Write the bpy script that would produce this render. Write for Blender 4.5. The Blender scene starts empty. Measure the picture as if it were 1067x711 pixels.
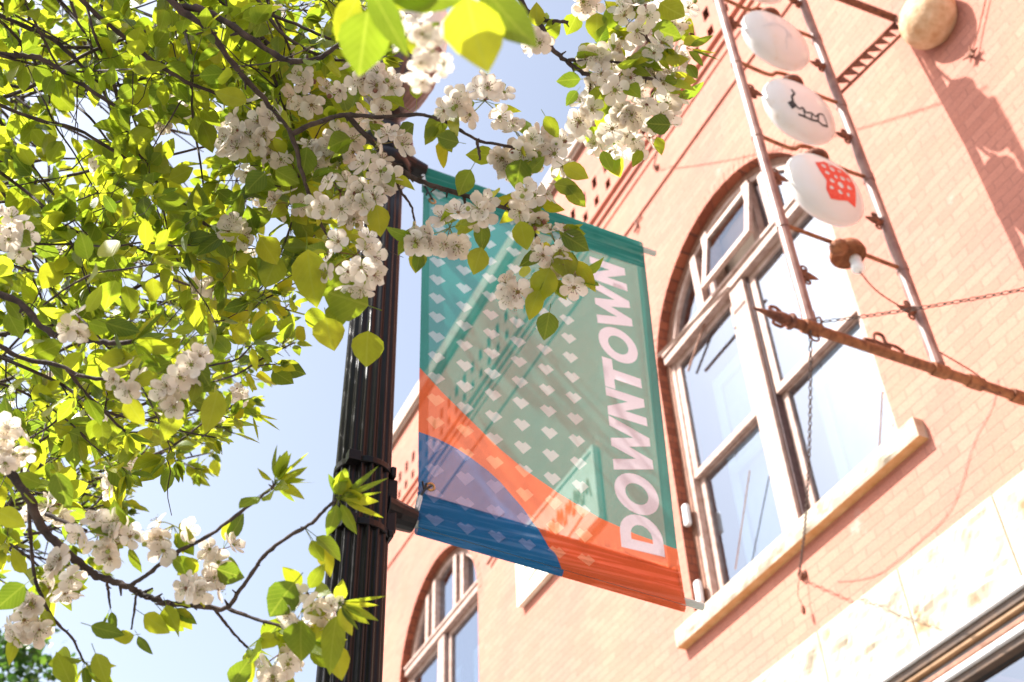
import bpy, bmesh, math, random
import numpy as np
from mathutils import Vector, Matrix, Euler
from mathutils.geometry import delaunay_2d_cdt
random.seed(11)
RN = random.Random(5)
sc = bpy.context.scene
COL = sc.collection
PI = math.pi

# ------------------------------------------------------------------ camera frame
CAM = Vector((0, 0, 1.6))
R_ = Vector((0.42591797, 0.90420981, -0.03159896))
U_ = Vector((0.62591545, -0.26925184, 0.73193804))
F_ = Vector((-0.65331748, 0.33152385, 0.68063809))
FPX = 1226.87
def at(px, py, t):
    """the point in the place seen at photo pixel (px, py), t metres deep"""
    return CAM + (F_ + R_ * ((px - 533.5) / FPX) - U_ * ((py - 355.5) / FPX)) * t

# ------------------------------------------------------------------ helpers
def link(o): COL.objects.link(o); return o
def tag(o, label=None, cat=None, group=None, kind=None):
    if label: o['label'] = label
    if cat: o['category'] = cat
    if group: o['group'] = group
    if kind: o['kind'] = kind
    return o
def empty(name, loc=(0, 0, 0), **k):
    o = bpy.data.objects.new(name, None); o.location = loc; link(o)
    o.empty_display_size = .2
    return tag(o, **k)

class MB:
    def __init__(s): s.v = []; s.f = []; s.m = []; s.uv = []
    def add(s, vs, fs, m=0):
        b = len(s.v); s.v.extend([tuple(v) for v in vs]); s.f.extend([tuple(i + b for i in f) for f in fs]); s.m.extend([m] * len(fs))
    def box(s, a, b, m=0, rot=None, piv=None):
        x0, y0, z0 = a; x1, y1, z1 = b
        vs = [Vector(p) for p in ((x0,y0,z0),(x1,y0,z0),(x1,y1,z0),(x0,y1,z0),(x0,y0,z1),(x1,y0,z1),(x1,y1,z1),(x0,y1,z1))]
        if rot is not None:
            pv = Vector(piv) if piv is not None else (Vector(a) + Vector(b)) / 2
            vs = [rot @ (v - pv) + pv for v in vs]
        s.add(vs, [(0,3,2,1),(4,5,6,7),(0,1,5,4),(1,2,6,5),(2,3,7,6),(3,0,4,7)], m)
    def prism(s, poly, y0, y1, m=0):
        """polygon in x,z extruded along y"""
        n = len(poly)
        vs = [(x, y0, z) for x, z in poly] + [(x, y1, z) for x, z in poly]
        s.add(vs, [tuple(range(n)), tuple(range(2*n-1, n-1, -1))] + [(i, i + n, (i+1) % n + n, (i+1) % n) for i in range(n)], m)
    def tube(s, pts, rad, n=8, m=0, cap=True):
        pts = [Vector(p) for p in pts]
        if not hasattr(rad, '__len__'): rad = [rad] * len(pts)
        rings = []; t0 = (pts[1] - pts[0]).normalized()
        up = Vector((0, 0, 1)) if abs(t0.z) < .9 else Vector((1, 0, 0))
        a = t0.cross(up).normalized()
        vs = []
        for i, p in enumerate(pts):
            t = (pts[min(i+1, len(pts)-1)] - pts[max(i-1, 0)]).normalized()
            a = (a - t * a.dot(t)).normalized(); b = t.cross(a)
            for k in range(n):
                q = 2 * PI * k / n
                vs.append(p + (a * math.cos(q) + b * math.sin(q)) * rad[i])
        fs = []
        for i in range(len(pts) - 1):
            for k in range(n):
                fs.append((i*n+k, i*n+(k+1) % n, (i+1)*n+(k+1) % n, (i+1)*n+k))
        if cap:
            fs.append(tuple(range(n-1, -1, -1))); fs.append(tuple((len(pts)-1)*n + k for k in range(n)))
        s.add(vs, fs, m)
    def lathe(s, prof, c=(0, 0, 0), n=24, m=0, flute=0, fl_n=0, axis='z'):
        vs = []; fs = []
        c = Vector(c)
        for r, z in prof:
            for k in range(n):
                q = 2 * PI * k / n
                rr = r * (1 - flute * (.5 - .5 * math.cos(fl_n * q))) if fl_n else r
                if axis == 'z': vs.append(c + Vector((rr * math.cos(q), rr * math.sin(q), z)))
                else: vs.append(c + Vector((rr * math.cos(q), z, rr * math.sin(q))))
        for i in range(len(prof) - 1):
            for k in range(n):
                fs.append((i*n+k, i*n+(k+1) % n, (i+1)*n+(k+1) % n, (i+1)*n+k))
        fs.append(tuple(range(n-1, -1, -1))); fs.append(tuple((len(prof)-1)*n + k for k in range(n)))
        s.add(vs, fs, m)
    def ellipsoid(s, c, r, nu=24, nv=14, m=0, e=1.0):
        vs = []; fs = []
        for j in range(nv + 1):
            th = PI * j / nv
            for i in range(nu):
                ph = 2 * PI * i / nu
                x = math.sin(th) * math.cos(ph); y = math.sin(th) * math.sin(ph); z = math.cos(th)
                f = lambda t: math.copysign(abs(t) ** e, t)
                vs.append((c[0] + r[0]*f(x), c[1] + r[1]*f(y), c[2] + r[2]*f(z)))
        for j in range(nv):
            for i in range(nu):
                fs.append((j*nu+i, (j+1)*nu+i, (j+1)*nu+(i+1) % nu, j*nu+(i+1) % nu))
        s.add(vs, fs, m)
    def torus(s, c, R, r, ax, ax2, n=12, k=6, m=0, el=1.0):
        """ring in the plane of unit vectors ax, ax2; el stretches along ax"""
        c = Vector(c); nn = ax.cross(ax2); vs = []; fs = []
        for i in range(n):
            q = 2*PI*i/n; d = ax*math.cos(q)*el + ax2*math.sin(q); dn = (ax*math.cos(q)+ax2*math.sin(q))
            for j in range(k):
                w = 2*PI*j/k
                vs.append(c + d*R + (dn*math.cos(w) + nn*math.sin(w))*r)
        for i in range(n):
            for j in range(k):
                fs.append((i*k+j, ((i+1) % n)*k+j, ((i+1) % n)*k+(j+1) % k, i*k+(j+1) % k))
        s.add(vs, fs, m)
    def build(s, name, mats, parent=None, smooth=False, bevel=0, fixn=True, **k):
        me = bpy.data.meshes.new(name); me.from_pydata([tuple(v) for v in s.v], [], s.f)
        if not isinstance(mats, (list, tuple)): mats = [mats]
        for m in mats: me.materials.append(m)
        me.polygons.foreach_set('material_index', s.m)
        if smooth: me.polygons.foreach_set('use_smooth', [True] * len(s.f))
        if s.uv and len(s.uv) == len(s.v):
            at_ = me.attributes.new('blade', 'FLOAT_VECTOR', 'POINT'); at_.data.foreach_set('vector', [q for u in s.uv for q in (u[0], u[1], 0)])
        me.update()
        if fixn:
            bm = bmesh.new(); bm.from_mesh(me); bmesh.ops.recalc_face_normals(bm, faces=bm.faces); bm.to_mesh(me); bm.free()
        o = bpy.data.objects.new(name, me); link(o)
        if parent is not None:
            o.parent = parent; o.matrix_parent_inverse = Matrix.Identity(4)
            w = Vector((0, 0, 0)); p = parent
            while p is not None: w += p.location; p = p.parent
            o.location = -w
        if bevel:
            b = o.modifiers.new('bevel', 'BEVEL'); b.width = bevel; b.segments = 2; b.limit_method = 'ANGLE'
        return tag(o, **k)

def catmull(pts, n=6):
    pts = [Vector(p) for p in pts]; P = [pts[0]*2 - pts[1]] + pts + [pts[-1]*2 - pts[-2]]
    out = []
    for i in range(1, len(P) - 2):
        a, b, c, d = P[i-1:i+3]
        for k in range(n):
            t = k / n
            out.append(.5*((2*b) + (c-a)*t + (2*a-5*b+4*c-d)*t*t + (3*b-a-3*c+d)*t**3))
    out.append(pts[-1]); return out

# ------------------------------------------------------------------ materials
def new_mat(name):
    m = bpy.data.materials.new(name); m.use_nodes = True
    nt = m.node_tree; b = nt.nodes['Principled BSDF']
    return m, nt, b, nt.nodes['Material Output']
def N(nt, t, **k):
    n = nt.nodes.new(t)
    for a, b in k.items(): setattr(n, a, b)
    return n
def noise(nt, scale, detail=4, rough=.6, coord='Object', dist=0, vec=None):
    tc = N(nt, 'ShaderNodeTexCoord'); n = N(nt, 'ShaderNodeTexNoise')
    n.inputs['Scale'].default_value = scale; n.inputs['Detail'].default_value = detail
    n.inputs['Roughness'].default_value = rough; n.inputs['Distortion'].default_value = dist
    nt.links.new(vec if vec is not None else tc.outputs[coord], n.inputs['Vector']); return n
def ramp(nt, fac, stops):
    r = N(nt, 'ShaderNodeValToRGB'); e = r.color_ramp.elements
    while len(e) < len(stops): e.new(.5)
    for i, (p, c) in enumerate(stops):
        e[i].position = p; e[i].color = (*c, 1)
    nt.links.new(fac, r.inputs[0]); return r
def mixc(nt, fac, a, b, bt='MIX'):
    m = N(nt, 'ShaderNodeMix', data_type='RGBA', blend_type=bt)
    for s, v in ((0, fac), (6, a), (7, b)):
        if hasattr(v, 'is_linked') or hasattr(v, 'links'): nt.links.new(v, m.inputs[s])
        elif isinstance(v, (int, float)): m.inputs[s].default_value = v
        else: m.inputs[s].default_value = (*v, 1)
    return m.outputs[2]
def bump(nt, b, h, strength=.4, dist=.01):
    n = N(nt, 'ShaderNodeBump'); n.inputs['Strength'].default_value = strength; n.inputs['Distance'].default_value = dist
    nt.links.new(h, n.inputs['Height']); nt.links.new(n.outputs[0], b.inputs['Normal']); return n
def rough_mat(name, c1, c2, scale=20, rough=.7, metal=0, bs=.3, bd=.004, lo=.35, hi=.65, spec=.5):
    m, nt, b, o = new_mat(name)
    n = noise(nt, scale, 6); r = ramp(nt, n.outputs[0], [(lo, c1), (hi, c2)])
    nt.links.new(r.outputs[0], b.inputs['Base Color'])
    b.inputs['Roughness'].default_value = rough; b.inputs['Metallic'].default_value = metal
    b.inputs['Specular IOR Level'].default_value = spec
    if bs: bump(nt, b, n.outputs[0], bs, bd)
    return m

def brick_mat(name='brick', c1=(.51, .218, .160), c2=(.45, .184, .134), mort=(.46, .200, .150)):
    m, nt, b, o = new_mat(name)
    tc = N(nt, 'ShaderNodeTexCoord'); sep = N(nt, 'ShaderNodeSeparateXYZ'); nt.links.new(tc.outputs['Object'], sep.inputs[0])
    ad = N(nt, 'ShaderNodeMath', operation='ADD'); nt.links.new(sep.outputs[0], ad.inputs[0]); nt.links.new(sep.outputs[1], ad.inputs[1])
    cb = N(nt, 'ShaderNodeCombineXYZ'); nt.links.new(ad.outputs[0], cb.inputs[0]); nt.links.new(sep.outputs[2], cb.inputs[1])
    # a little wander so courses are not ruled lines
    nw = noise(nt, 3.0, 2); vm = N(nt, 'ShaderNodeVectorMath', operation='MULTIPLY_ADD')
    nt.links.new(nw.outputs['Color'], vm.inputs[0]); vm.inputs[1].default_value = (.008, .008, 0); nt.links.new(cb.outputs[0], vm.inputs[2])
    br = N(nt, 'ShaderNodeTexBrick'); nt.links.new(vm.outputs[0], br.inputs['Vector'])
    br.inputs['Scale'].default_value = 1; br.inputs['Brick Width'].default_value = .215; br.inputs['Row Height'].default_value = .0715
    br.inputs['Mortar Size'].default_value = .0045; br.inputs['Mortar Smooth'].default_value = .35; br.inputs['Bias'].default_value = -.15
    br.inputs['Color1'].default_value = (*c1, 1); br.inputs['Color2'].default_value = (*c2, 1); br.inputs['Mortar'].default_value = (*mort, 1)
    big = noise(nt, .9, 5); r1 = ramp(nt, big.outputs[0], [(.35, (.90, .90, .92)), (.65, (1.08, 1.05, 1.0))])
    c = mixc(nt, 1.0, br.outputs['Color'], r1.outputs[0], 'MULTIPLY')
    # pale efflorescence / soot blotches
    bl = noise(nt, 2.3, 6, .7); r2 = ramp(nt, bl.outputs[0], [(.64, (0, 0, 0)), (.74, (.6, .6, .6))])
    c = mixc(nt, r2.outputs[0], c, (.50, .36, .31))
    fine = noise(nt, 60, 4); r3 = ramp(nt, fine.outputs[0], [(.3, (.86, .86, .86)), (.7, (1.1, 1.1, 1.1))])
    c = mixc(nt, 1.0, c, r3.outputs[0], 'MULTIPLY')
    nt.links.new(c, b.inputs['Base Color']); b.inputs['Roughness'].default_value = .92; b.inputs['Specular IOR Level'].default_value = .2
    inv = N(nt, 'ShaderNodeMath', operation='SUBTRACT'); inv.inputs[0].default_value = 1; nt.links.new(br.outputs['Fac'], inv.inputs[1])
    ad2 = N(nt, 'ShaderNodeMath', operation='MULTIPLY_ADD'); nt.links.new(fine.outputs[0], ad2.inputs[0]); ad2.inputs[1].default_value = .35; nt.links.new(inv.outputs[0], ad2.inputs[2])
    bump(nt, b, ad2.outputs[0], .9, .006)
    return m

M = {}
M['brick'] = brick_mat()
M['brick_shaded'] = brick_mat('brick_shaded', (.34, .11, .06), (.20, .06, .035), (.14, .06, .045))  # darker copy of the brick, shade of the reveals put into its colour
M['stone'] = rough_mat('limestone', (.34, .225, .125), (.47, .40, .305), 4, .95, bs=.7, bd=.010, lo=.30, hi=.42, spec=.2)
M['stone_under'] = rough_mat('stone_underside_warm', (.50, .27, .10), (.62, .40, .2), 9, .95, bs=.5, bd=.01, spec=.2)  # orange underside: reflected warm light painted in over an iron tint
M['paintpink'] = rough_mat('aged_frame_paint', (.36, .225, .175), (.50, .36, .30), 14, .6, bs=.25, bd=.004)
M['trim_and_shade'] = rough_mat('brown_trim_and_shade', (.20, .09, .055), (.32, .16, .10), 20, .7)  # brown trim, also painted shade on the side of the window frame
M['groove'] = rough_mat('groove_shade', (.05, .03, .03), (.09, .05, .05), 20, .8)  # near-black colour stands in for shade inside slots and frame grooves
M['blind'] = rough_mat('roller_blind', (.40, .48, .50), (.54, .61, .62), 2.2, .9, bs=.1)
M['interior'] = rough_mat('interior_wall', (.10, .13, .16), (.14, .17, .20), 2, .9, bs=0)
M['inner'] = rough_mat('inner_storm_frame', (.48, .62, .66), (.56, .68, .70), 3, .6, bs=0)
M['white'] = rough_mat('white_trim', (.70, .68, .66), (.80, .79, .77), 10, .5, bs=.1)
M['browntrim'] = rough_mat('dark_brown_trim', (.06, .035, .02), (.11, .06, .03), 15, .45, bs=.1)
M['tantrim'] = rough_mat('tan_trim', (.22, .12, .05), (.30, .17, .08), 15, .55, bs=.1)
M['greytrim'] = rough_mat('grey_trim', (.26, .24, .25), (.36, .33, .34), 15, .5, bs=.1)
M['rust'] = rough_mat('rusty_iron', (.15, .048, .018), (.34, .13, .05), 26, .8, metal=.15, bs=.6, bd=.004)
M['rustdark'] = rough_mat('dark_rust', (.10, .035, .02), (.24, .085, .04), 30, .75, metal=.2, bs=.5, bd=.003)
M['tube'] = rough_mat('faded_red_tube', (.15, .06, .045), (.27, .15, .115), 9, .5, bs=.3, bd=.003, lo=.3, hi=.6)
M['chain'] = rough_mat('chain_iron', (.05, .04, .035), (.14, .09, .07), 60, .55, metal=.6, bs=.2)
M['ball'] = rough_mat('gilt_ball', (.46, .27, .13), (.64, .46, .29), 12, .8, bs=.9, bd=.015)
M['roof'] = rough_mat('roof_felt', (.06, .06, .06), (.12, .12, .12), 4, .9)
M['coping'] = rough_mat('coping', (.50, .40, .33), (.62, .52, .44), 3, .85)
M['copingdark'] = rough_mat('coping_under_shade', (.22, .14, .10), (.30, .2, .15), 5, .85)  # darker copy of the coping, shade under the edge painted in
M['bark'] = rough_mat('bark', (.020, .013, .010), (.085, .055, .042), 45, .85, bs=1.0, bd=.004, lo=.35, hi=.7)
M['asphalt'] = rough_mat('asphalt', (.035, .035, .035), (.07, .07, .07), 40, .95, bs=.4)
M['concrete'] = rough_mat('concrete', (.20, .193, .18), (.28, .27, .255), 6, .9, bs=.3)
M['soil'] = rough_mat('ground_soil', (.08, .07, .04), (.14, .12, .07), 3, 1, bs=.2)
M['paintroad'] = rough_mat('road_paint', (.6, .6, .58), (.8, .8, .78), 20, .8, bs=0)
M['greytube'] = rough_mat('fibreglass_rod', (.42, .46, .40), (.50, .53, .47), 30, .45, bs=.05)
M['plastic'] = rough_mat('black_tie', (.012, .012, .012), (.02, .02, .02), 30, .4, bs=0)
M['brass'] = rough_mat('brass_grommet', (.42, .22, .08), (.55, .33, .14), 60, .35, metal=.8, bs=0)
M['clear'] = rough_mat('clear_tie', (.45, .55, .6), (.65, .7, .72), 60, .2, bs=0)
M['porcelain'] = rough_mat('white_insulator', (.72, .72, .70), (.82, .82, .80), 40, .35, bs=0)
M['signcream'] = rough_mat('cream_sign_paint', (.74, .66, .50), (.84, .79, .66), 6, .6, bs=.1)
M['signbrown'] = rough_mat('brown_lettering', (.42, .20, .06), (.50, .26, .09), 20, .6, bs=0)
M['black'] = rough_mat('black_lacquer', (.004, .0035, .0035), (.008, .006, .006), 25, .32, bs=.05, bd=.002, spec=.2)
M['black'].node_tree.nodes['Principled BSDF'].inputs['Coat Weight'].default_value = .05
M['bronze'] = rough_mat('bronze_lamp_fitter', (.05, .032, .026), (.12, .08, .065), 18, .4, metal=.2, bs=.1)
M['letterred'] = rough_mat('flaked_red_paint', (.62, .04, .02), (.72, .10, .06), 60, .6, bs=.2)
M['letterblack'] = rough_mat('flaked_black_paint', (.01, .015, .015), (.03, .04, .04), 60, .6, bs=.2)
M['lettergrey'] = rough_mat('faded_grey_paint', (.52, .54, .54), (.66, .67, .66), 60, .7, bs=.1)
M['stain'] = rough_mat('rust_stain', (.50, .27, .08), (.66, .46, .22), 60, .7, bs=.1)

def glass_mat(name='window_glass', tint=(.68, .82, .92), boost=.30):
    m, nt, b, o = new_mat(name)
    nt.nodes.remove(b)
    tr = N(nt, 'ShaderNodeBsdfTransparent'); tr.inputs[0].default_value = (*tint, 1)
    gl = N(nt, 'ShaderNodeBsdfGlossy'); gl.inputs['Roughness'].default_value = .02; gl.inputs[0].default_value = (.80, .88, 1, 1)
    fr = N(nt, 'ShaderNodeFresnel'); fr.inputs[0].default_value = 1.5
    n = noise(nt, 1.3, 2); bp = N(nt, 'ShaderNodeBump'); bp.inputs['Strength'].default_value = .12; bp.inputs['Distance'].default_value = .02
    nt.links.new(n.outputs[0], bp.inputs['Height']); nt.links.new(bp.outputs[0], gl.inputs['Normal'])
    ad = N(nt, 'ShaderNodeMath', operation='ADD'); nt.links.new(fr.outputs[0], ad.inputs[0]); ad.inputs[1].default_value = boost
    mx = N(nt, 'ShaderNodeMixShader'); nt.links.new(ad.outputs[0], mx.inputs[0]); nt.links.new(tr.outputs[0], mx.inputs[1]); nt.links.new(gl.outputs[0], mx.inputs[2])
    nt.links.new(mx.outputs[0], o.inputs[0]); return m
M['glass'] = glass_mat()
M['glass_dark'] = glass_mat('shop_glass', (.45, .5, .55), .25)

def globe_mat():
    m, nt, b, o = new_mat('milk_glass')
    n = noise(nt, 5, 5, .6); tc = N(nt, 'ShaderNodeTexCoord')
    r = ramp(nt, n.outputs[0], [(.3, (.68, .68, .68)), (.60, (.68, .66, .61)), (.76, (.56, .40, .22))])
    nt.links.new(r.outputs[0], b.inputs['Base Color']); b.inputs['Roughness'].default_value = .22
    b.inputs['Coat Weight'].default_value = .4; b.inputs['Coat Roughness'].default_value = .08
    t = N(nt, 'ShaderNodeBsdfTranslucent'); t.inputs[0].default_value = (.85, .85, .84, 1)
    mx = N(nt, 'ShaderNodeMixShader'); mx.inputs[0].default_value = .3
    nt.links.new(b.outputs[0], mx.inputs[1]); nt.links.new(t.outputs[0], mx.inputs[2]); nt.links.new(mx.outputs[0], o.inputs[0]); return m
M['globe'] = globe_mat()

def fabric_mat(name, col, thru, transl=.45, hem=False):
    m, nt, b, o = new_mat(name)
    b.inputs['Roughness'].default_value = .85; b.inputs['Specular IOR Level'].default_value = .15
    tc = N(nt, 'ShaderNodeTexCoord')
    n = noise(nt, 700, 2); big = noise(nt, 4, 4)
    r = ramp(nt, n.outputs[0], [(.3, tuple(c * .82 for c in col)), (.7, tuple(min(1, c * 1.15) for c in col))])
    r2 = ramp(nt, big.outputs[0], [(.35, (.92, .92, .92)), (.65, (1.06, 1.06, 1.06))])
    c = mixc(nt, 1.0, r.outputs[0], r2.outputs[0], 'MULTIPLY')
    nt.links.new(c, b.inputs['Base Color'])
    t = N(nt, 'ShaderNodeBsdfTranslucent'); nt.links.new(c, t.inputs[0])
    m1 = N(nt, 'ShaderNodeMixShader'); m1.inputs[0].default_value = transl
    nt.links.new(b.outputs[0], m1.inputs[1]); nt.links.new(t.outputs[0], m1.inputs[2])
    tr = N(nt, 'ShaderNodeBsdfTransparent'); m2 = N(nt, 'ShaderNodeMixShader')
    nz = N(nt, 'ShaderNodeMath', operation='MULTIPLY_ADD'); nt.links.new(n.outputs[0], nz.inputs[0]); nz.inputs[1].default_value = thru * .5; nz.inputs[2].default_value = thru * .75
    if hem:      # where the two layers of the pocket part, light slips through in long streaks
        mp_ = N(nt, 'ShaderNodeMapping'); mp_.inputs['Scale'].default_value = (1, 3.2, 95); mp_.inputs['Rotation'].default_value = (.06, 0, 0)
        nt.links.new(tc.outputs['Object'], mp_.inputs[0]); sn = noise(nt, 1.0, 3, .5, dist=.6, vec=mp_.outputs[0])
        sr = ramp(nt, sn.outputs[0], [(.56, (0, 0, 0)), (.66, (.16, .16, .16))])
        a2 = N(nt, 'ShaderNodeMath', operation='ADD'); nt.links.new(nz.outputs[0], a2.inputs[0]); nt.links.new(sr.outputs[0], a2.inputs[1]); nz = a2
        sr2 = ramp(nt, sn.outputs[0], [(.50, (0, 0, 0)), (.60, (.55, .55, .55))]); ch = mixc(nt, sr2.outputs[0], c, tuple(min(1, q*1.35+.07) for q in col)); nt.links.new(ch, b.inputs['Base Color']); nt.links.new(ch, t.inputs[0])  # light showing between the layers, painted as paler streaks in the hem colour
    nt.links.new(nz.outputs[0], m2.inputs[0]); nt.links.new(m1.outputs[0], m2.inputs[1]); nt.links.new(tr.outputs[0], m2.inputs[2])
    nt.links.new(m2.outputs[0], o.inputs[0]); return m

def leaf_mat(name, stops, trans, tmix=.5, veins=False):
    m, nt, b, o = new_mat(name)
    g = N(nt, 'ShaderNodeNewGeometry')
    r = ramp(nt, g.outputs['Random Per Island'], stops)
    n = noise(nt, 30, 3); r2 = ramp(nt, n.outputs[0], [(.3, (.8, .8, .8)), (.7, (1.15, 1.15, 1.1))])
    c = mixc(nt, 1.0, r.outputs[0], r2.outputs[0], 'MULTIPLY')
    if veins:
        A = N(nt, 'ShaderNodeAttribute', attribute_name='blade'); sp = N(nt, 'ShaderNodeSeparateXYZ'); nt.links.new(A.outputs['Vector'], sp.inputs[0])
        def mth(op, a, b_=None, c_=None):
            q = N(nt, 'ShaderNodeMath', operation=op)
            for i, v in enumerate((a, b_, c_)):
                if v is None: continue
                if isinstance(v, (int, float)): q.inputs[i].default_value = v
                else: nt.links.new(v, q.inputs[i])
            return q.outputs[0]
        ax = mth('ABSOLUTE', sp.outputs[0])
        ph = mth('MULTIPLY', mth('MULTIPLY_ADD', ax, -.42, sp.outputs[1]), 44.0)
        side = mth('POWER', mth('ABSOLUTE', mth('COSINE', mth('MULTIPLY', ph, .5))), 30.0)
        mid = mth('LESS_THAN', ax, .055)
        v = mth('MAXIMUM', mth('MULTIPLY', side, .55), mid)
        c = mixc(nt, mth('MULTIPLY', v, .30), c, (.22, .28, .05))
        bump(nt, b, v, .35, .0008)
        # brown bitten tips and specks
        nb_ = noise(nt, 75, 3); sp2 = ramp(nt, nb_.outputs[0], [(.72, (0, 0, 0)), (.78, (.7, .7, .7))])
        c = mixc(nt, sp2.outputs[0], c, (.10, .06, .02))
    nt.links.new(c, b.inputs['Base Color']); b.inputs['Roughness'].default_value = .42; b.inputs['Specular IOR Level'].default_value = .45
    t = N(nt, 'ShaderNodeBsdfTranslucent'); c2 = mixc(nt, 1.0, c, trans, 'MULTIPLY'); nt.links.new(c2, t.inputs[0])
    mx = N(nt, 'ShaderNodeMixShader'); mx.inputs[0].default_value = tmix
    nt.links.new(b.outputs[0], mx.inputs[1]); nt.links.new(t.outputs[0], mx.inputs[2]); nt.links.new(mx.outputs[0], o.inputs[0]); return m
M['leaf'] = leaf_mat('pear_leaf', [(0, (.055, .10, .010)), (.35, (.11, .17, .012)), (.75, (.175, .225, .014)), (1, (.24, .28, .018))], (2.5, 2.2, 1.4), .6, True)
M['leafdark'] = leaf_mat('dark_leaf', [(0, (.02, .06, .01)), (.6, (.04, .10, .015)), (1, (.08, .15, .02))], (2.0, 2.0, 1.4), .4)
M['petal'] = leaf_mat('petal', [(0, (.70, .63, .54)), (.5, (.79, .74, .67)), (1, (.87, .85, .80))], (1.03, .99, .93), .55)
M['stamen'] = leaf_mat('stamen', [(0, (.18, .24, .03)), (.5, (.32, .34, .06)), (.62, (.22, .09, .05)), (1, (.16, .05, .04))], (1, 1, 1), .2)

# ------------------------------------------------------------------ the ground
def sheet(name, x0, y0, x1, y1, z, mat):
    b = MB(); b.add([(x0,y0,z),(x1,y0,z),(x1,y1,z),(x0,y1,z)], [(0,1,2,3)])
    return b.build(name, mat, kind='structure')
sheet('ground', -400, -400, 400, 400, -.16, M['soil'])
sheet('road', -200, -13, 200, -1.14, -.15, M['asphalt'])
b = MB(); b.box((-200, -.98, -.15), (200, 4.5, 0)); b.build('pavement', M['concrete'], kind='structure')
b = MB(); b.box((-200, -1.14, -.155), (200, -.983, .004)); b.build('kerb', M['coping'], kind='structure', bevel=.015)
b = MB()
for k in range(-12, 12): b.add([(k*6, -7.06, -.146), (k*6+3, -7.06, -.146), (k*6+3, -6.94, -.146), (k*6, -6.94, -.146)], [(0,1,2,3)])
b.build('road_marking', M['paintroad'], kind='structure')

# ------------------------------------------------------------------ brick building
WY = 4.5
X0, X1, ZT = -14.15, 7.0, 12.12
bld = empty('brick_building', (-3.5, WY, 0), label='sunlit pinkish brick building with arched windows and pale stone band', cat='building')
WIN = [-11.05, -5.03]; WR = 1.135; ZS = 8.08; ZB = 5.81
def arch(cx, r, z0=ZB, zs=ZS, n=30):
    return [(cx - r, z0), (cx + r, z0)] + [(cx + r*math.cos(PI*i/n), zs + r*math.sin(PI*i/n)) for i in range(n + 1)]
holes = [arch(c, WR) for c in WIN]
slots = []
x = X0 + .45
while x < X1 - .3:
    for zc in (11.35, 11.035):
        slots.append([(x-.045, zc-.085), (x+.045, zc-.085), (x+.045, zc+.085), (x-.045, zc+.085)])
    x += .2475
holes += slots
holes.append([(-3.9-3.2, .35), (2.2, .35), (2.2, 4.305), (-3.9-3.2, 4.305)])     # shop window
def fill(outer, holes, pts=()):
    V = []; E = []; 
    for lp in [outer] + holes:
        b0 = len(V); V += [Vector(p) for p in lp]; E += [(b0+i, b0+(i+1) % len(lp)) for i in range(len(lp))]
    V += [Vector(p) for p in pts]
    vo, eo, fo, *_ = delaunay_2d_cdt(V, E, [], 0, 1e-6)
    return vo, fo
def inside(p, poly):
    c = False; x, y = p; j = len(poly) - 1
    for i in range(len(poly)):
        xi, yi = poly[i]; xj, yj = poly[j]
        if (yi > y) != (yj > y) and x < (xj-xi)*(y-yi)/(yj-yi)+xi: c = not c
        j = i
    return c
outer = [(X0, 0), (X1, 0), (X1, ZT), (X0, ZT)]
vo, fo = fill(outer, holes)
b = MB(); fs = []
for f in fo:
    c = sum((vo[i] for i in f), Vector((0, 0))) / len(f)
    if inside(c, outer) and not any(inside(c, h) for h in holes if min(p[0] for p in h) <= c.x <= max(p[0] for p in h)): fs.append(tuple(f))
b.add([(v.x, WY, v.y) for v in vo], fs)
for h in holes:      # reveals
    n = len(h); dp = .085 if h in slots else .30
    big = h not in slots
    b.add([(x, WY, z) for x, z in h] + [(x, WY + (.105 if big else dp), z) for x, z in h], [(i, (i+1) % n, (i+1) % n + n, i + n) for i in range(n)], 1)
for h in slots:      # backs of the little recesses, painted dark for the shade in them
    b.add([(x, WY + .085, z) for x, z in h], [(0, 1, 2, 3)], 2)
b.build('front_wall', [M['brick'], M['brick_shaded'], M['groove']], bld, fixn=False)
b = MB(); b.add([(X0, WY, 0), (X0, 22, 0), (X0, 22, ZT), (X0, WY, ZT), (X1, WY, 0), (X1, 22, 0), (X1, 22, ZT), (X1, WY, ZT)], [(0,3,2,1), (4,5,6,7), (1,2,6,5)])
b.build('side_wall', M['brick'], bld, fixn=False)
b = MB(); b.box((X0+.2, WY+.35, 11.4), (X1-.2, 21.8, 11.5)); b.build('roof', M['roof'], bld)
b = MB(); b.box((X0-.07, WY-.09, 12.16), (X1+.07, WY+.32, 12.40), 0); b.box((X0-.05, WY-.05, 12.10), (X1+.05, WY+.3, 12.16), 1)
b.box((X0-.07, WY+.33, 12.16), (X0+.3, 22, 12.40), 0)
b.build('coping', [M['coping'], M['copingdark']], bld, bevel=.01)
# stepped brick string courses
for z0, z1, p in ((10.07, 10.14, .018), (10.54, 10.60, .013), (10.68, 10.74, .027), (10.815, 10.90, .042)):
    b = MB(); b.box((X0, WY-p, z0), (X1, WY+.01, z1)); b.build('string_course', M['brick'], bld)
# arch header ring: proud brick ends and a groove
for cx in WIN:
    b = MB()
    nb = 52
    for i in range(nb):
        a0 = PI*(i+.08)/nb; a1 = PI*(i+.92)/nb
        for r0, r1, pr in ((WR+.0, WR+.10, .0015 + .002*(i % 2)),):
            P = [(cx+r0*math.cos(a0), ZS+r0*math.sin(a0)), (cx+r1*math.cos(a0), ZS+r1*math.sin(a0)), (cx+r1*math.cos(a1), ZS+r1*math.sin(a1)), (cx+r0*math.cos(a1), ZS+r0*math.sin(a1))]
            b.prism(P, WY-pr, WY+.02)
    b.build('brick_arch', M['brick'], bld)

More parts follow.
